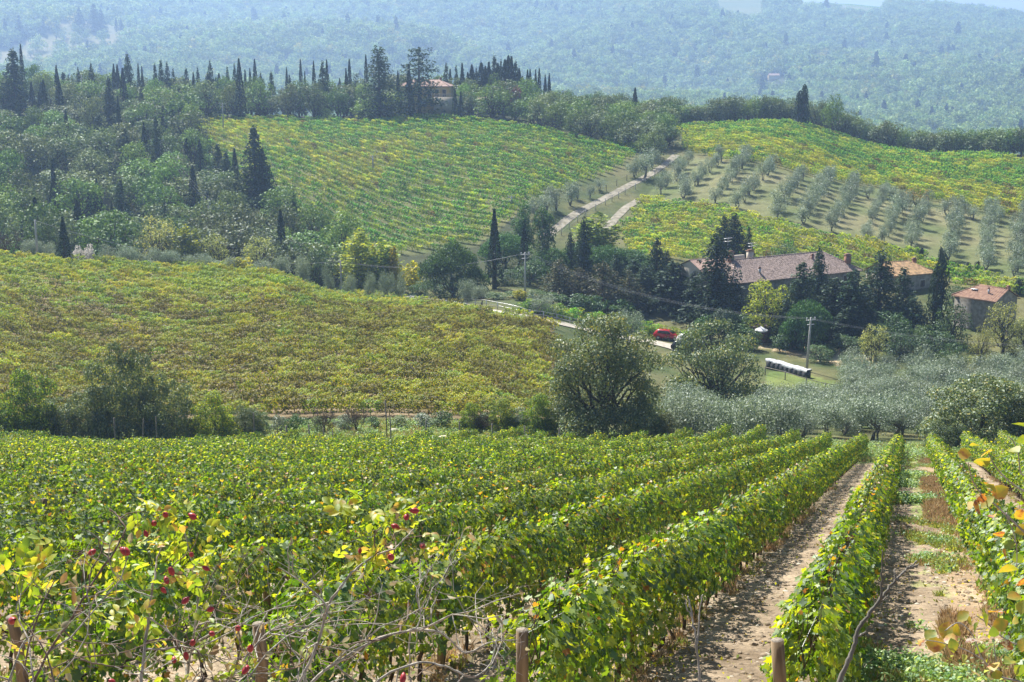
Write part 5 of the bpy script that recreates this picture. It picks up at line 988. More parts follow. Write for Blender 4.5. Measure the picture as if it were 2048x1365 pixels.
# loose stones on the headland and white bench stone
def boulder(seed, r, sq):
    rng = np.random.default_rng(seed); import bmesh; bm = bmesh.new(); bmesh.ops.create_icosphere(bm, subdivisions=2, radius=1); V = np.array([v.co[:] for v in bm.verts]); F = [[v.index for v in f.verts] for f in bm.faces]; bm.free(); d = V * (1 + .25 * (vnoise(V[:, 0] * 2 + seed, V[:, 1] * 2 + V[:, 2] * 3, seed) - .5))[:, None]; return MB().add(d * np.array([r, r * .7, r * sq]), F)
for u, Y, r, lab in [(915,104,.75,"pale flat topped stone standing above the headland grass"),(890,108,.6,"pale low stone left of the flat topped stone"),(860,108,.45,"small pale stone at the end of the stone line"),(778,108,.3,"small grey stone by the hedge posts"),(790,112,.5,"whitish stone half sunk in the headland grass")]:
    p, _ = gpoint(u, Y); boulder(int(u), r, .35).obj("field_stone", M_stone, None, True, (p.x, p.y, p.z + r * .2)); o = bpy.context.scene.collection.objects[-1]; tag(o, lab, "stone")

# ------------------------------------------------------------------ the near vineyard
def lobed_leaves(b, rng, P, Nn, size, hang=.8, m=0):
    """grape leaves: five lobes, folded along the midrib"""
    k = len(P); Nn = unit(Nn); T = unit(np.array([0, 0, -1.0]) * hang + rng.normal(0, .5, (k, 3))); T = unit(T - (T * Nn).sum(1, keepdims=True) * Nn); B = np.cross(Nn, T)
    ang = np.radians([0, 26, 52, 80, 112, 150, 180, 210, 248, 280, 308, 334]); rad = np.array([.62, .36, .56, .34, .50, .44, .16, .44, .50, .34, .56, .36])
    s = (np.asarray(size) * rng.uniform(.6, 1.25, k))[:, None, None]; ca = np.cos(ang)[None, :, None]; sa = np.sin(ang)[None, :, None]; r = rad[None, :, None] * rng.uniform(.88, 1.12, (k, 12, 1))
    fold = rng.uniform(-.1, .45, (k, 1, 1)); curl = rng.uniform(-.25, .15, (k, 1, 1))
    ring = P[:, None] + s * (T[:, None] * ca * r + B[:, None] * sa * r + Nn[:, None] * (np.abs(sa) * r * fold + ca * r * curl))
    V = np.concatenate([P[:, None], ring], 1).reshape(-1, 3); i = np.arange(k)[:, None] * 13; j = np.arange(12)[None]
    F = np.stack([i + 0 * j, i + 1 + j, i + 1 + (j + 1) % 12], -1).reshape(-1, 3); b.add(V, F, m)
def near_vine(seed, n, size, lobed=True):
    rng = np.random.default_rng(seed); lv = MB(); tr = MB(); gr = MB(); x = rng.uniform(-.62, .62, n); t = rng.random(n)
    q = rng.random(n); z = np.where(q < .22, rng.uniform(1.35, 1.72, n), .42 + 1.16 * rng.random(n) ** .85); wd = .30 * (1 + .25 * np.sin(x * 6 + seed) + .2 * np.sin(z * 7 + seed * 2)) * np.where(z > 1.45, .75, 1)
    sd = np.where(rng.random(n) < .5, -1.0, 1.0); y = sd * wd * np.sqrt(rng.uniform(.12, 1.15, n)); z = z + .07 * np.sin(x * 5 + seed)
    Nn = np.stack([rng.normal(0, .5, n), sd * 1.0, np.where(z > 1.4, 1.2, .35) + rng.normal(0, .3, n)], 1) + rng.normal(0, .35, (n, 3)); P = np.stack([x, y, z], 1)
    if lobed: lobed_leaves(lv, rng, P, Nn, size)
    else: leaf_cards(lv, rng, P, Nn, size, aspect=.9, spread=.35)
    # shoots above the wire
    for _ in range(5 if lobed else 2):
        x0 = rng.uniform(-.5, .5); e = np.array([x0 + rng.normal(0, .18), rng.normal(0, .14), rng.uniform(1.7, 1.98)]); p = wob(rng, (x0, 0, 1.2), e, 5, .04); tr.tube(p, np.linspace(.006, .003, 5), 4, cap=False)
        k = 4 if lobed else 2; Q = p[-3:][rng.integers(0, 3, k)] + rng.normal(0, .05, (k, 3)); (lobed_leaves if lobed else leaf_cards)(lv, rng, Q, rng.normal(0, 1, (k, 3)) + [0, 0, .6], size * .8)
    f = (rng.normal(0, .08), 0, .62); tr.tube(wob(rng, (0, 0, -.15), f, 6, .035), np.linspace(.034, .024, 6), 6); tr.tube(wob(rng, f, (.55, 0, .72), 5, .03), np.linspace(.02, .01, 5), 5); tr.tube(wob(rng, f, (-.5, 0, .7), 5, .03), np.linspace(.02, .01, 5), 5)
    if lobed and seed % 2 == 0:
        for _ in range(1):
            c = np.array([rng.uniform(-.4, .4), -.16 - rng.random() * .08 if rng.random() < .7 else .2, rng.uniform(.55, .72)])
            gr.tube([c + [0, 0, .1], c + [0, 0, -.02], c + [0, 0, -.12]], [.03, .026, .006], 6)
            for a in range(40):
                h = a / 34; o = c + np.array([*(rng.normal(0, .026, 2) * (1 - h * .7)), .08 - h * .2]); r = .012; th = np.array([(1, 0, 0), (-1, 0, 0), (0, 1, 0), (0, -1, 0), (0, 0, 1), (0, 0, -1)]) * r
                gr.add(o + th, [(0, 2, 4), (2, 1, 4), (1, 3, 4), (3, 0, 4), (2, 0, 5), (1, 2, 5), (3, 1, 5), (0, 3, 5)])
    return lv, tr, gr
TANR = ray(1822, 822)[0]
offs = [7.2, 4.5, 1.77, -.83, -3.45, -6.15, -8.75, -11.6] + [-11.6 - 2.75 * k for k in range(1, 22)]
def rname(i):
    o = offs[i]
    return f"{nth(sum(1 for q in offs if q > 0) - i)} row right of the alley" if o > 0 else f"{nth(i - 2)} row left of the alley"
def ystart(o): return 11.3 - .22 * o if o < 0 else 9.5
def yend(o, X0=0): return 104.0 + 3 * math.sin(o * .35) - .05 * abs(o)
cand = []; posts = []
for i, o in enumerate(offs):
    y = ystart(o) + .4; n = 0
    while y < yend(o):
        x = TANR * y + o
        if -.40 * y - 1.5 < x < .40 * y + 2.0: n += 1; cand.append((math.hypot(x, y), x, y, i, n)); 
        y += .98 * ROWDIR[1]
    y = ystart(o); n = 0
    while y < yend(o):
        x = TANR * y + o
        if -.40 * y - 1 < x < .40 * y + 1: n += 1; posts.append((math.hypot(x, y), x, y, i, n))
        y += 5.0
infr = lambda x, y: abs(x) < .372 * y
cand.sort(); nearv = [c for c in cand if infr(c[1], c[2]) and c[0] > 10][:300]; chosen = {(c[3], c[4]) for c in nearv}
rv = np.random.default_rng(404)
NV = []
for k in range(10):
    lv, tr, gr = near_vine(500 + k, 700, .102); NV.append((lv.mesh("vine_foliage", M_vine), tr.mesh("vine_trunk", M_vbark, True), gr.mesh("grapes", M_grape, True) if gr.n else None))
EL = math.atan(.2603 * ROWDIR[1]); RZ = math.atan2(ROWDIR[1], ROWDIR[0])
for _, x, y, i, n in sorted(nearv, key=lambda c: (c[3], c[4])):
    k = int(rv.integers(0, 10)); t = thing("grape_vine", f"{nth(n)} vine from the near end of the {rname(i)}", "vine", (x, y, H(x, y)), RZ, "grape vines of the near rows")
    t.rotation_euler = Euler((0, EL, RZ + (math.pi if rv.random() < .5 else 0)), 'XYZ')
    if abs(t.rotation_euler.z - RZ) > 1: t.rotation_euler.y = -EL
    t.scale = (1.0, rv.uniform(.85, 1.15), rv.uniform(.86, 1.0)); a, b_, c_ = NV[k]; link("trunk", b_, t); link("leaves", a, t)
    if c_: link("grape_bunch", c_, t)
rest = np.array([(x, y, i) for _, x, y, i, n in cand if (i, n) not in chosen]); VN = []; VF = []
for k in range(6):
    lv, tr, gr = near_vine(540 + k, 430, .105, True); base = MB(); base.v = lv.v + tr.v; base.f = list(lv.f) + [(F + lv.n, 1) for F, _ in tr.f]; VN.append(base.mesh("row_vine", [M_vine, M_vbark]))
for k in range(6):
    lv, tr, gr = near_vine(560 + k, 420, .12, False); base = MB(); base.v = lv.v + tr.v; base.f = list(lv.f) + [(F + lv.n, 1) for F, _ in tr.f]; VF.append(base.mesh("row_vine", [M_vine_far, M_vbark]))
L_row = library("row_vine", VN + VF); k = len(rest); pk = np.where(rest[:, 1] < 48, rv.integers(0, 6, k), 6 + rv.integers(0, 6, k)); fl = rv.random(k) < .5
scatter("near_vineyard", L_row, np.stack([rest[:, 0], rest[:, 1], height(rest[:, 0], rest[:, 1])], 1), np.stack([np.zeros(k), np.where(fl, -EL, EL), RZ + np.where(fl, math.pi, 0)], 1), np.stack([np.ones(k), rv.uniform(.85, 1.15, k), rv.uniform(.85, 1.0, k)], 1), pk, "green autumn vine rows running down the near slope to the headland")
# posts and wires
def post_mesh(seed, h=1.5, r=.055):
    rng = np.random.default_rng(seed); b = MB(); p = wob(rng, (0, 0, -.35), (rng.normal(0, .03), rng.normal(0, .03), h), 6, .006); b.tube(p, np.linspace(r * 1.08, r * .95, 6), 14); F = b.f.pop(); b.f.append((F[0], 1)); return b.mesh("post", [M_post, M_postend])
PM = [post_mesh(600 + k) for k in range(5)]
posts.sort()
for d_, x, y, i, n in posts[:150]:
    if not infr(x, y + .4) or y < 9.6: continue
    o = link("vineyard_post", PM[int(rv.integers(0, 5))], None, (x, y, H(x, y))); lean = rv.normal(0, .045, 2); big = n == 1
    if i == 6 and n == 1: lean = (0, -.1)
    o.rotation_euler = (lean[0], lean[1], rv.uniform(0, 6)); o.scale = (1.1, 1.1, 1.02) if big else (.9, .9, rv.uniform(.9, 1.0))
    tag(o, f"wooden post, {nth(n)} from the near end of the {rname(i)}", "post", "wooden posts of the near vine rows")
for i, o in enumerate(offs[:12]):
    y0 = max(ystart(o), 0 if o > 0 else -o / (TANR + .40)); y1 = yend(o); Q = [(TANR * y + o, y, H(TANR * y + o, y) + 1.46) for y in np.arange(y0, y1, 2.5)]
    tag(MB().tube(Q, .0035, 3).obj("trellis_wire", M_wire), f"thin steel top wire along the {rname(i)}", "wire", "trellis wires of the near rows")
# headland posts
for i, (u, Y, vt, r) in enumerate([(315,104,834,.05),(232,104,836,.06),(285,104,838,.05),(620,103,850,.06),(648,104,856,.05),(578,104,852,.08),(668,103,858,.04),(775,104,800,.05),(783,103,836,.05),(850,102,840,.055),(920,102,843,.055),(985,102,848,.06),(1052,102,852,.055),(1117,102,856,.06),(510,104,826,.05),(1358,104,866,.05)]):
    p, v = gpoint(u, Y); h = max(1.0, CZ - dep(vt) * Y - p.z); o = MB().tube([(0, 0, -.3), (.02, 0, h)], [r, r * .9], 8).obj("fence_post", M_barkg, None, False, p); o.rotation_euler.y = rv.normal(0, .05); tag(o, f"{nth(i % 8 + 1)} grey stake {'below the hedge bushes' if i < 8 else 'along the open headland'}", "post", "stakes along the headland")

# ------------------------------------------------------------------ ground cover between the rows
def tuft(seed, n, h, w, m, broad=.05):
    rng = np.random.default_rng(seed); b = MB(); r = w * np.sqrt(rng.random(n)); th = rng.uniform(0, 6.28, n); P = np.stack([r * np.cos(th), r * np.sin(th), np.zeros(n)], 1); d = unit(np.stack([rng.normal(0, .5, n), rng.normal(0, .5, n), np.ones(n)], 1)); L = h * rng.uniform(.5, 1.2, n)[:, None]; s = unit(np.cross(d, rng.normal(0, 1, (n, 3)))) * broad * h
    V = np.stack([P - s, P + s, P + d * L * .6 + s * .7, P + d * L + rng.normal(0, .1, (n, 3)) * h], 1).reshape(-1, 3); b.add(V, np.arange(4 * n).reshape(-1, 4)); return b.mesh("tuft", m)
def weed(seed, n, w, h, cs, m):
    rng = np.random.default_rng(seed); b = MB(); P = np.stack([rng.normal(0, w, n), rng.normal(0, w, n), h * rng.random(n)], 1); leaf_cards(b, rng, P, np.tile([0, 0, 1.0], (n, 1)), cs, spread=.6); return b.mesh("weed", m)
def clod(seed):
    import bmesh; rng = np.random.default_rng(seed); bm = bmesh.new(); bmesh.ops.create_icosphere(bm, subdivisions=2, radius=1); V = np.array([v.co[:] for v in bm.verts]); F = [[v.index for v in f.verts] for f in bm.faces]; bm.free()
    return MB().add(V * rng.uniform(.6, 1.2, (1, 3)) * np.array([1, .8, .55]) * (.75 + .5 * vnoise(V[:, 0] * 2 + seed, V[:, 1] * 2 + V[:, 2] * 2, seed))[:, None], F)
L_tuft = library("ground_tuft", [tuft(700 + i, 26, .16, .10, M_grass) for i in range(3)] + [tuft(705 + i, 26, .2, .10, M_dry, .03) for i in range(3)] + [weed(710 + i, 40, .16, .16, .07, M_weed) for i in range(3)])
L_clod = library("soil_clod", [clod(720 + i).mesh("clod", M_clod) for i in range(5)] + [clod(730).mesh("pebble", M_stone), clod(731).mesh("pebble", M_stone)])
def offx(x, y): return x - TANR * y            # sideways distance from the alley's sight line
def cover(name, lib, n, Yr, Xr, test, picks, sc, label, near_bias=1.0):
    Y = Yr[0] + (Yr[1] - Yr[0]) * rv.random(n) ** near_bias; off = rv.uniform(Xr[0], Xr[1], n); X = TANR * Y + off; keep = test(X, Y, off) & (np.abs(X) < .40 * Y + 1); X, Y = X[keep], Y[keep]; k = len(X); s = rv.uniform(*sc, k)
    scatter(name, lib, np.stack([X, Y, height(X, Y) - .01], 1), np.stack([rv.normal(0, .1, k), rv.normal(0, .1, k), rv.uniform(0, 6.28, k)], 1), np.stack([s, s, s], 1), rv.choice(picks, k), label)
head = lambda X, Y: Y + (fbm(X / 5, Y / 5, 5) - .5) * 14 > 94
cover("headland_grass", L_tuft, 26000, (88, 118), (-75, 30), lambda X, Y, o: head(X, Y) & (rv.random(len(X)) < .9), [0, 1, 2, 0, 1, 5, 6, 7], (1.1, 2.4), "green grass and weeds of the headland strip")
cover("alley_grass", L_tuft, 9000, (13, 95), (-.8, 1.5), lambda X, Y, o: fbm(X / 1.6, Y / 3.0, 61) > .62, [0, 1, 2, 0, 1, 7, 5], (.5, 1.2), "patches of grass and weeds in the alley", 1.7)
cover("dry_grass", L_tuft, 7000, (12, 95), (.75, 1.75), lambda X, Y, o: fbm(X / 2.5, Y / 6.0, 63) > .42, [3, 4, 5, 3], (.7, 1.5), "reddish dry grass at the foot of the row right of the alley", 1.5)
cover("row_foot_straw", L_tuft, 15000, (12, 70), (-14, 5), lambda X, Y, o: (np.min(np.abs(o[:, None] - np.array(offs)[None]), 1) < .32) & (fbm(X / 2.5, Y / 4.0, 65) > .45), [3, 4, 5, 0], (.45, 1.1), "straw coloured grass under the vines", 1.6)
cover("near_weeds", L_tuft, 2600, (13.5, 19), (-1.0, 1.7), lambda X, Y, o: fbm(X / .9, Y / 1.5, 66) > .58, [6, 7, 8, 0, 1], (.4, 1.0), "fresh green weeds at the near end of the alley")
cover("weed_clumps", L_tuft, 3000, (50, 92), (-.9, 1.0), lambda X, Y, o: fbm(X / 2, Y / 7.0, 68) > .58, [6, 7, 0, 1], (1.0, 2.2), "leafy weeds in the far part of the alley")
L_lit = library("leaf_litter", [weed(740 + i, 14, .35, .02, .07, (M_dead, M_v_brn, M_v_yel)[i]) for i in range(3)])
cover("leaf_litter", L_lit, 5200, (12, 60), (-16, 8), lambda X, Y, o: (np.min(np.abs(o[:, None] - np.array(offs)[None]), 1) < .9), [0, 1, 0, 2], (.6, 1.2), "fallen brown and yellow vine leaves on the soil", 1.7)
cover("soil_clods", L_clod, 42000, (12, 62), (-16, 8), lambda X, Y, o: rv.random(len(X)) < .75, [0, 1, 2, 3, 4, 0, 1, 5], (.016, .075), "loose dry soil clods and small stones", 1.8)

# ------------------------------------------------------------------ the photographer's bank: rose, shrub, dead branch
rr_ = np.random.default_rng(909)
def ovate(b, P, T, Nn, L, w, m=0, rng=rr_):
    """small oval leaves with a folded midrib and drooping tip"""
    P = np.asarray(P, float).reshape(-1, 3); T = unit(np.asarray(T, float).reshape(-1, 3)); Nn = np.asarray(Nn, float).reshape(-1, 3); Nn = unit(Nn - (Nn * T).sum(1, keepdims=True) * T); B = np.cross(Nn, T); k = len(P); L = np.broadcast_to(np.asarray(L, float), (k,))[:, None]; bend = rng.uniform(.0, .35, (k, 1)); V = []
    for t, hw in ((0, .02), (.22, .34), (.5, .5), (.78, .34), (1, .01)):
        c = P + T * L * t - Nn * L * bend * t * t; V += [c - B * L * w * hw + Nn * L * hw * .22, c, c + B * L * w * hw + Nn * L * hw * .22]
    V = np.stack(V, 1).reshape(-1, 3); i = np.arange(k)[:, None] * 15; F = []
    for q in range(4):
        for e in (0, 1): F.append(np.concatenate([i + 3 * q + e, i + 3 * q + e + 1, i + 3 * q + e + 4, i + 3 * q + e + 3], 1))
    b.add(V, np.concatenate(F), m)
def smoothline(P, n=5):
    P = np.array([tuple(p) for p in P]); out = []
    for i in range(len(P) - 1):
        p0, p1, p2, p3 = P[max(i - 1, 0)], P[i], P[i + 1], P[min(i + 2, len(P) - 1)]
        for t in np.arange(n) / n: out.append(.5 * ((2 * p1) + (-p0 + p2) * t + (2 * p0 - 5 * p1 + 4 * p2 - p3) * t * t + (-p0 + 3 * p1 - 3 * p2 + p3) * t ** 3))
    out.append(P[-1]); return np.array(out)
rose = thing("rose_bush", "tangled dog rose with red hips, grey canes and yellowing leaves", "bush", at(420, 2050, 2.5))
RO = Vector(rose.location)
canes = [ # pixels, distance from-to, radius px from-to, grey?
 ([(40,1500),(70,1365),(105,1290),(135,1240),(160,1200),(180,1170),(212,1118),(235,1085),(247,1050),(236,1030),(217,1013)],2.3,2.5,5.5,2.5,0),
 ([(270,1500),(280,1365),(290,1300),(300,1235),(308,1195),(318,1160),(318,1135),(330,1100)],2.4,2.55,6.5,3.2,1),
 ([(365,1500),(370,1365),(384,1280),(391,1225),(396,1190),(391,1150),(382,1110),(372,1070)],2.5,2.6,5,2,1),
 ([(560,1500),(600,1365),(630,1300),(655,1215),(688,1172),(720,1138),(752,1112),(790,1096),(812,1078),(832,1062)],2.5,2.65,6,2.5,1),
 ([(560,1420),(620,1365),(680,1318),(760,1275),(830,1262),(885,1270),(930,1308),(985,1288),(1040,1284)],2.6,2.8,6.5,2,1),
 ([(700,1450),(760,1360),(830,1330),(880,1336),(940,1358),(975,1330),(990,1275),(1000,1240)],2.5,2.7,5,1.6,1),
 ([(430,1450),(470,1340),(520,1280),(560,1250),(600,1262),(640,1240),(700,1235)],2.5,2.75,4.5,1.6,1),
 ([(0,1420),(30,1330),(55,1275),(100,1262),(125,1275)],2.2,2.35,4,1.6,1),
 ([(120,1460),(110,1365),(90,1300),(60,1260),(30,1225)],2.2,2.3,4,1.5,0),
 ([(395,1200),(420,1160),(440,1135),(452,1120)],2.58,2.6,2.2,1.2,0),([(318,1150),(345,1125),(365,1105),(385,1080),(390,1060)],2.52,2.55,2.4,1.2,0),([(308,1195),(270,1180),(250,1160),(222,1130),(190,1115)],2.45,2.5,2.2,1.2,1),
 ([(830,1262),(845,1230),(838,1190),(850,1160)],2.7,2.75,3.2,1.4,1),([(885,1270),(862,1240),(868,1205)],2.72,2.75,2.8,1.2,1),([(752,1112),(745,1075),(760,1055),(790,1040),(818,1030)],2.62,2.64,2.4,1.2,0),([(812,1078),(850,1075),(870,1080)],2.64,2.66,2,1,0),
 ([(396,1250),(450,1238),(500,1252),(545,1240)],2.55,2.65,3,1.2,1),([(300,1235),(345,1270),(380,1300),(430,1312),(470,1335)],2.45,2.5,3,1.4,1),([(160,1320),(215,1330),(260,1335),(300,1360)],2.35,2.4,3,1.4,0),
 ([(160,1200),(200,1190),(225,1182)],2.4,2.42,2,1,0),([(655,1215),(640,1160),(615,1110)],2.6,2.62,2.4,1,1),([(1395,1500),(1398,1365),(1392,1290),(1385,1235),(1376,1195)],2.9,3.0,3.6,2,1),([(1392,1290),(1398,1240),(1402,1190)],2.95,3.0,2.6,1.5,1)]
tw = MB(); nodes = []
for px_, Y0, Y1, r0, r1, grey in canes[:-2]:
    n = len(px_); P = smoothline([at(u, v, Y0 + (Y1 - Y0) * i / (n - 1)) - RO for i, (u, v) in enumerate(px_)], 6); P += np.cumsum(rr_.normal(0, .0012, P.shape), 0) * .8; R0 = np.linspace(r0, r1, len(P)) * Y0 / FOC * .62 * (1 + .12 * np.sin(np.arange(len(P)) * 1.9))
    MB().tube(P, R0, 7).obj("cane", M_cane if grey else M_cane2, rose, True)
    for i in range(3, len(P)): nodes.append((P[i], unit(P[i] - P[i - 1]), R0[i]))
def twig(p, d, L, r, lev, b, ends):
    pts = [p]; dd = d
    for _ in range(5): dd = unit(dd + rr_.normal(0, .28, 3)); pts.append(pts[-1] + dd * L / 5)
    b.tube(pts, np.linspace(r, r * .55, 6), 4, cap=False); ends.append((pts[-1], dd))
    if lev > 0:
        for q in (2, 3, 4):
            if rr_.random() < .62: twig(pts[q], unit(dd * .5 + rr_.normal(0, .65, 3)), L * rr_.uniform(.35, .65), r * .62, lev - 1, b, ends)
low = [q for q in nodes if q[0][2] + RO.z < at(0, 1210, 2.5).z]; hi = [q for q in nodes if q[0][2] + RO.z >= at(0, 1210, 2.5).z]
ends = []
for k in range(84):
    p, d, r = low[int(rr_.integers(0, len(low)))]; b = MB(); e = []
    twig(p, unit(d * .3 + rr_.normal(0, .8, 3) + np.array([.1, 0, .25])), rr_.uniform(.10, .26), min(.0022, r * .8), 2, b, e); b.obj("twig", (M_cane, M_cane2)[k % 4 == 0], rose); ends += e
for k in range(26):
    p, d, r = hi[int(rr_.integers(0, len(hi)))]; b = MB(); e = []
    twig(p, unit(d * .4 + rr_.normal(0, .8, 3)), rr_.uniform(.05, .13), min(.0018, r * .7), 1, b, e); b.obj("twig", M_cane2, rose); ends += e
def spray(b, c, n, L, spread, updown=.3, w=.62):
    """a rose leaf: five or seven leaflets along a stalk"""
    for _ in range(n):
        p = c + rr_.normal(0, spread, 3) * np.array([1, .6, .8]); d = unit(rr_.normal(0, 1, 3) + np.array([0, 0, updown])); s = unit(np.cross(d, rr_.normal(0, 1, 3) + np.array([0, 0, 1.5]))); Nn = np.cross(s, d); Nn *= np.sign(Nn[2] + 1e-6)
        for t, sd in ((.0, 1), (.0, -1), (.55, 1), (.55, -1), (1.1, 0)): ovate(b, p + d * L * t, d * .55 + s * sd * .8 if sd else d, Nn + rr_.normal(0, .25, 3), L * rr_.uniform(.75, 1.1), w)
lv = MB(); 
for (u, v, n, spr, L) in [(30,1115,7,.03,.034),(20,1160,5,.03,.034),(55,1160,4,.03,.03),(205,1105,5,.03,.026),(255,1130,4,.035,.026),(300,1030,6,.025,.026),(350,1020,5,.03,.025),(310,1065,4,.03,.024),(350,1060,4,.03,.024),(400,1115,6,.03,.024),(425,1130,4,.02,.022),(265,1140,4,.03,.024),(250,1185,5,.04,.026),(330,1215,4,.04,.026),(370,1165,4,.035,.024),(420,1260,4,.04,.024),(690,1020,3,.015,.03),(730,1018,3,.02,.028),(760,1030,4,.02,.026),(795,1020,4,.02,.024),(805,1060,3,.015,.024),(725,1100,5,.025,.03),(745,1112,4,.02,.026),(700,1105,3,.015,.026),(866,1090,4,.012,.024),(240,1235,4,.04,.026),(180,1240,3,.03,.026),(150,1290,3,.03,.026),(380,1330,5,.04,.024),(300,1300,3,.04,.024),(460,1300,4,.04,.022),(560,1290,3,.04,.022),(20,1280,4,.03,.03),(810,1130,3,.03,.022),(640,1235,3,.04,.022),(60,1320,3,.03,.026)]:
    spray(lv, np.array(at(u, v, 2.5 if u < 500 else 2.62) - RO), n, L * .8, spr)
lv.obj("leaves", M_rose, rose)
dl = MB()
for (u, v, n, spr, L) in [(128,1168,5,.015,.04),(150,1172,3,.012,.035),(165,1178,2,.01,.03),(65,1290,2,.012,.03),(690,1112,2,.01,.026),(640,1155,2,.012,.03),(500,1330,5,.05,.022),(620,1310,6,.06,.022),(700,1330,4,.05,.022),(450,1290,4,.04,.022),(590,1345,4,.05,.024),(230,1330,3,.04,.024),(120,1330,3,.03,.026)]:
    c = np.array(at(u, v, 2.5) - RO); P = c + rr_.normal(0, spr, (n, 3)); ovate(dl, P, rr_.normal(0, 1, (n, 3)) + np.array([0, 0, -.8]), rr_.normal(0, 1, (n, 3)), L * rr_.uniform(.6, .9, n), .5)
for p, d in ends[::9]: ovate(dl, p, d + np.array([0, 0, -.6]), rr_.normal(0, 1, 3), .022, .5)
dl.obj("withered_leaves", M_dead, rose)
def hip_mesh(seed):
    rng = np.random.default_rng(seed); b = MB(); n = 10; z = np.array([0, .08, .25, .5, .75, .92, 1.0]); r = np.array([.06, .22, .36, .42, .34, .2, .1]) * rng.uniform(.9, 1.1); P = [(0, 0, q - .5) for q in z]; b.tube(P, r, n); c = MB()
    b.tube([(0, 0, .49), (0, 0, .56)], [.1, .12], 6, 1)
    for k in range(5): a = k * 1.257; b.tube([(0, 0, .53), (.1 * math.cos(a), .1 * math.sin(a), .66), (.16 * math.cos(a), .16 * math.sin(a), .72)], [.03, .02, .006], 4, 1)
    b.tube([(0, 0, -.5), (.03, .02, -.9), (.02, .06, -1.3)], [.045, .03, .025], 5, 1); return b.mesh("rose_hip", [M_hip, M_hipend], True)
HM = [hip_mesh(k) for k in range(4)]
for i, (u, v, q) in enumerate([(25,1242,1.25),(250,1103,1.3),(184,1105,1),(308,1047,1),(331,1030,.9),(385,1033,1),(292,1068,.8),(383,1110,.8),(343,1143,1),(333,1161,.9),(412,1137,.8),(327,1181,.85),(371,1201,.95),(421,1219,.9),(476,1257,1),(424,1268,.95),(385,1286,.9),(501,1297,1.05),(491,1340,1.1),(372,1312,1),(348,1320,.8),(829,1022,1),(813,1034,1),(791,1054,1.1),(845,1092,1),(782,1115,1.15),(720,1102,.7),(806,1357,1.2),(224,1364,.9)]):
    Y = 2.46 if u < 600 else 2.6; o = link("rose_hip", HM[i % 4], rose, at(u, v, Y) - RO); s = .0145 * q; o.scale = (s, s, s * rr_.uniform(1.1, 1.4)); o.rotation_euler = (rr_.uniform(-1.1, 1.1), rr_.uniform(-1.2, 1.2) + (math.pi if rr_.random() < .3 else 0), rr_.uniform(0, 6))
# autumn shrub at the right edge
sh = thing("autumn_shrub", "shrub with yellow and rust red oval leaves leaning in from the right", "shrub", at(2190, 2000, 2.5)); SO = Vector(sh.location)
for px_, Y0, Y1, r0, r1 in [([(2190,2000),(2160,1600),(2130,1300),(2112,1050),(2085,900),(2060,820)],2.5,2.5,10,4),([(2118,1120),(2060,1075),(2012,1030),(1985,1006),(1960,985),(1944,958),(1936,925)],2.5,2.4,4.5,1.6),([(2105,1020),(2062,990),(2030,972),(2000,945),(1984,922),(1975,900)],2.5,2.45,4,1.4),([(2085,930),(2045,950),(2036,905),(2024,880),(2012,872)],2.5,2.5,2.8,1.2),([(2150,1500),(2060,1378),(2002,1354),(1966,1320),(1946,1272),(1918,1246),(1890,1262)],2.5,2.4,4.5,1.4),([(2135,1350),(2060,1300),(2012,1280),(1972,1245),(1952,1232)],2.5,2.45,4,1.4),([(1966,1320),(1930,1300),(1880,1285),(1845,1280)],2.42,2.38,2.4,1.2),([(2012,1030),(2030,1075),(2034,1120),(2030,1150)],2.45,2.45,2.4,1.2),([(2002,1354),(1990,1310),(1988,1270)],2.45,2.45,2.4,1.2)]:
    n = len(px_); P = smoothline([at(u, v, Y0 + (Y1 - Y0) * i / (n - 1)) - SO for i, (u, v) in enumerate(px_)], 5); MB().tube(P, np.linspace(r0, r1, len(P)) * 2.5 / FOC * .62, 7).obj("branch", M_cane, sh, True)
al = MB()
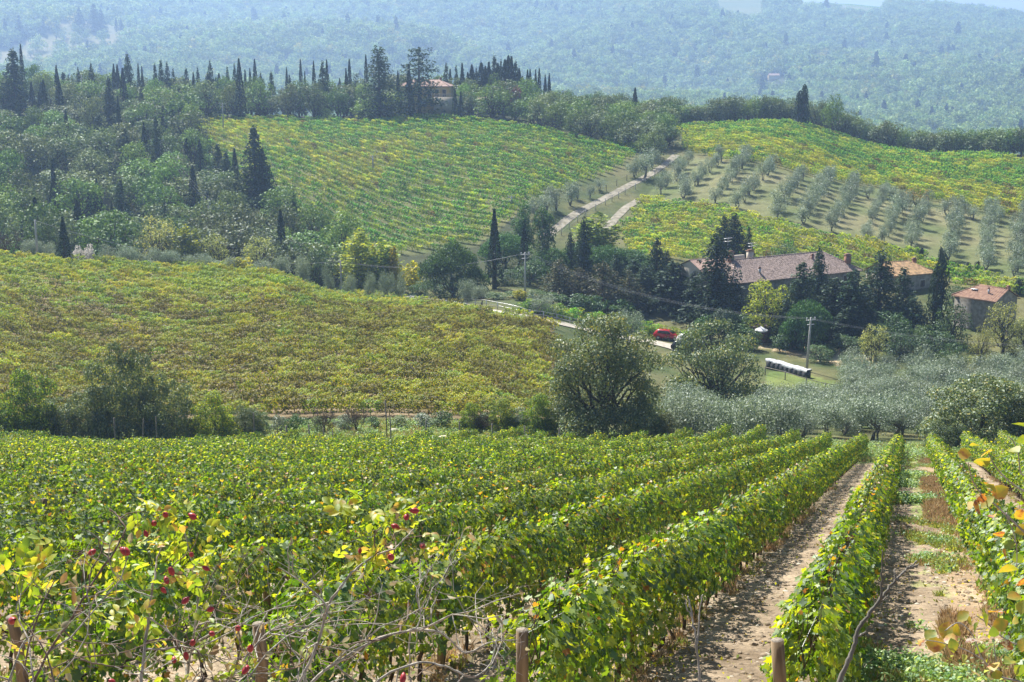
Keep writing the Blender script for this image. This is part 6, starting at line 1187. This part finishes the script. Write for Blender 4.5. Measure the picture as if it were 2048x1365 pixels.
for (u, v) in [(1928,908),(1964,925),(1982,977),(1940,1011),(1962,997),(1998,1069),(2018,1090),(2036,1117),(2018,1137),(1844,1285),(1861,1271),(1892,1261),(1882,1288),(1926,1233),(1938,1242),(1970,1240),(1991,1223),(1988,1267),(1943,1281),(1930,1319),(1906,1291),(2015,1291),(1988,1332),(2029,1192),(2042,1165),(2040,850),(2046,880),(2030,900),(1950,890),(1972,905),(2000,985),(1975,1005),(1955,1015),(1985,1030),(2040,1030),(2044,1060),(2010,1110),(2044,1215),(2030,1240),(2020,1320),(2042,1340),(1960,1300),(1915,1260),(1870,1290),(1900,1278),(1950,1255),(2000,1250),(2046,1290),(1994,1350),(2044,1385),(2075,1200),(2080,1100),(2075,980),(2085,1300)]:
    c = np.array(at(u, v, rr_.uniform(2.38, 2.5)) - SO); T = np.array([rr_.normal(-.2, .7), rr_.normal(0, .5), rr_.normal(-.35, .6)]); L = rr_.uniform(.022, .036); ovate(al, c - unit(T) * L * .5, T, np.array([rr_.normal(0, .7), rr_.normal(-.5, .6), rr_.normal(.6, .5)]), L, .82)
al.obj("leaves", M_aut, sh)
# dead branch and thin forked stick
db = thing("dead_branch", "bare grey dead branch slanting up across the alley's near end", "branch", at(1665, 1500, 2.8)); DO = Vector(db.location)
def stick(par, O, px_, Y0, Y1, r0, r1, name, mat):
    n = len(px_); P = smoothline([at(u, v, Y0 + (Y1 - Y0) * i / (n - 1)) - O for i, (u, v) in enumerate(px_)], 6); P += rr_.normal(0, .0012, P.shape); MB().tube(P, np.linspace(r0, r1, len(P)) * Y0 / FOC * .62 * (1 + .12 * np.sin(np.arange(len(P)) * 1.3)), 8).obj(name, mat, par, True)
stick(db, DO, [(1640,1480),(1680,1362),(1703,1308),(1716,1262),(1735,1232),(1762,1198),(1783,1170),(1800,1152),(1815,1138),(1834,1123)], 2.8, 2.95, 9.5, 3, "stem", M_barkg)
for px_ in ([(1748,1212),(1765,1202),(1776,1192)], [(1793,1160),(1790,1148),(1789,1138)], [(1712,1275),(1725,1268),(1733,1264)], [(1815,1138),(1828,1134),(1835,1128)], [(1762,1198),(1764,1150),(1765,1100)]): stick(db, DO, px_, 2.88, 2.9, 4.5, 2, "side_twig", M_barkg)
fs = thing("forked_stick", "thin forked bare stick standing at the foot of the second row", "stick", at(1395, 1500, 2.9)); FO = Vector(fs.location)
stick(fs, FO, [(1402,1500),(1400,1365),(1393,1290),(1384,1235),(1376,1192)], 2.9, 3.0, 5, 2.5, "stem", M_cane); stick(fs, FO, [(1393,1290),(1398,1240),(1404,1188)], 2.95, 3.0, 3.5, 2, "side_twig", M_cane); stick(fs, FO, [(1384,1235),(1372,1212),(1364,1190)], 2.97, 3.0, 2.6, 1.5, "side_twig", M_cane)

add_haze()
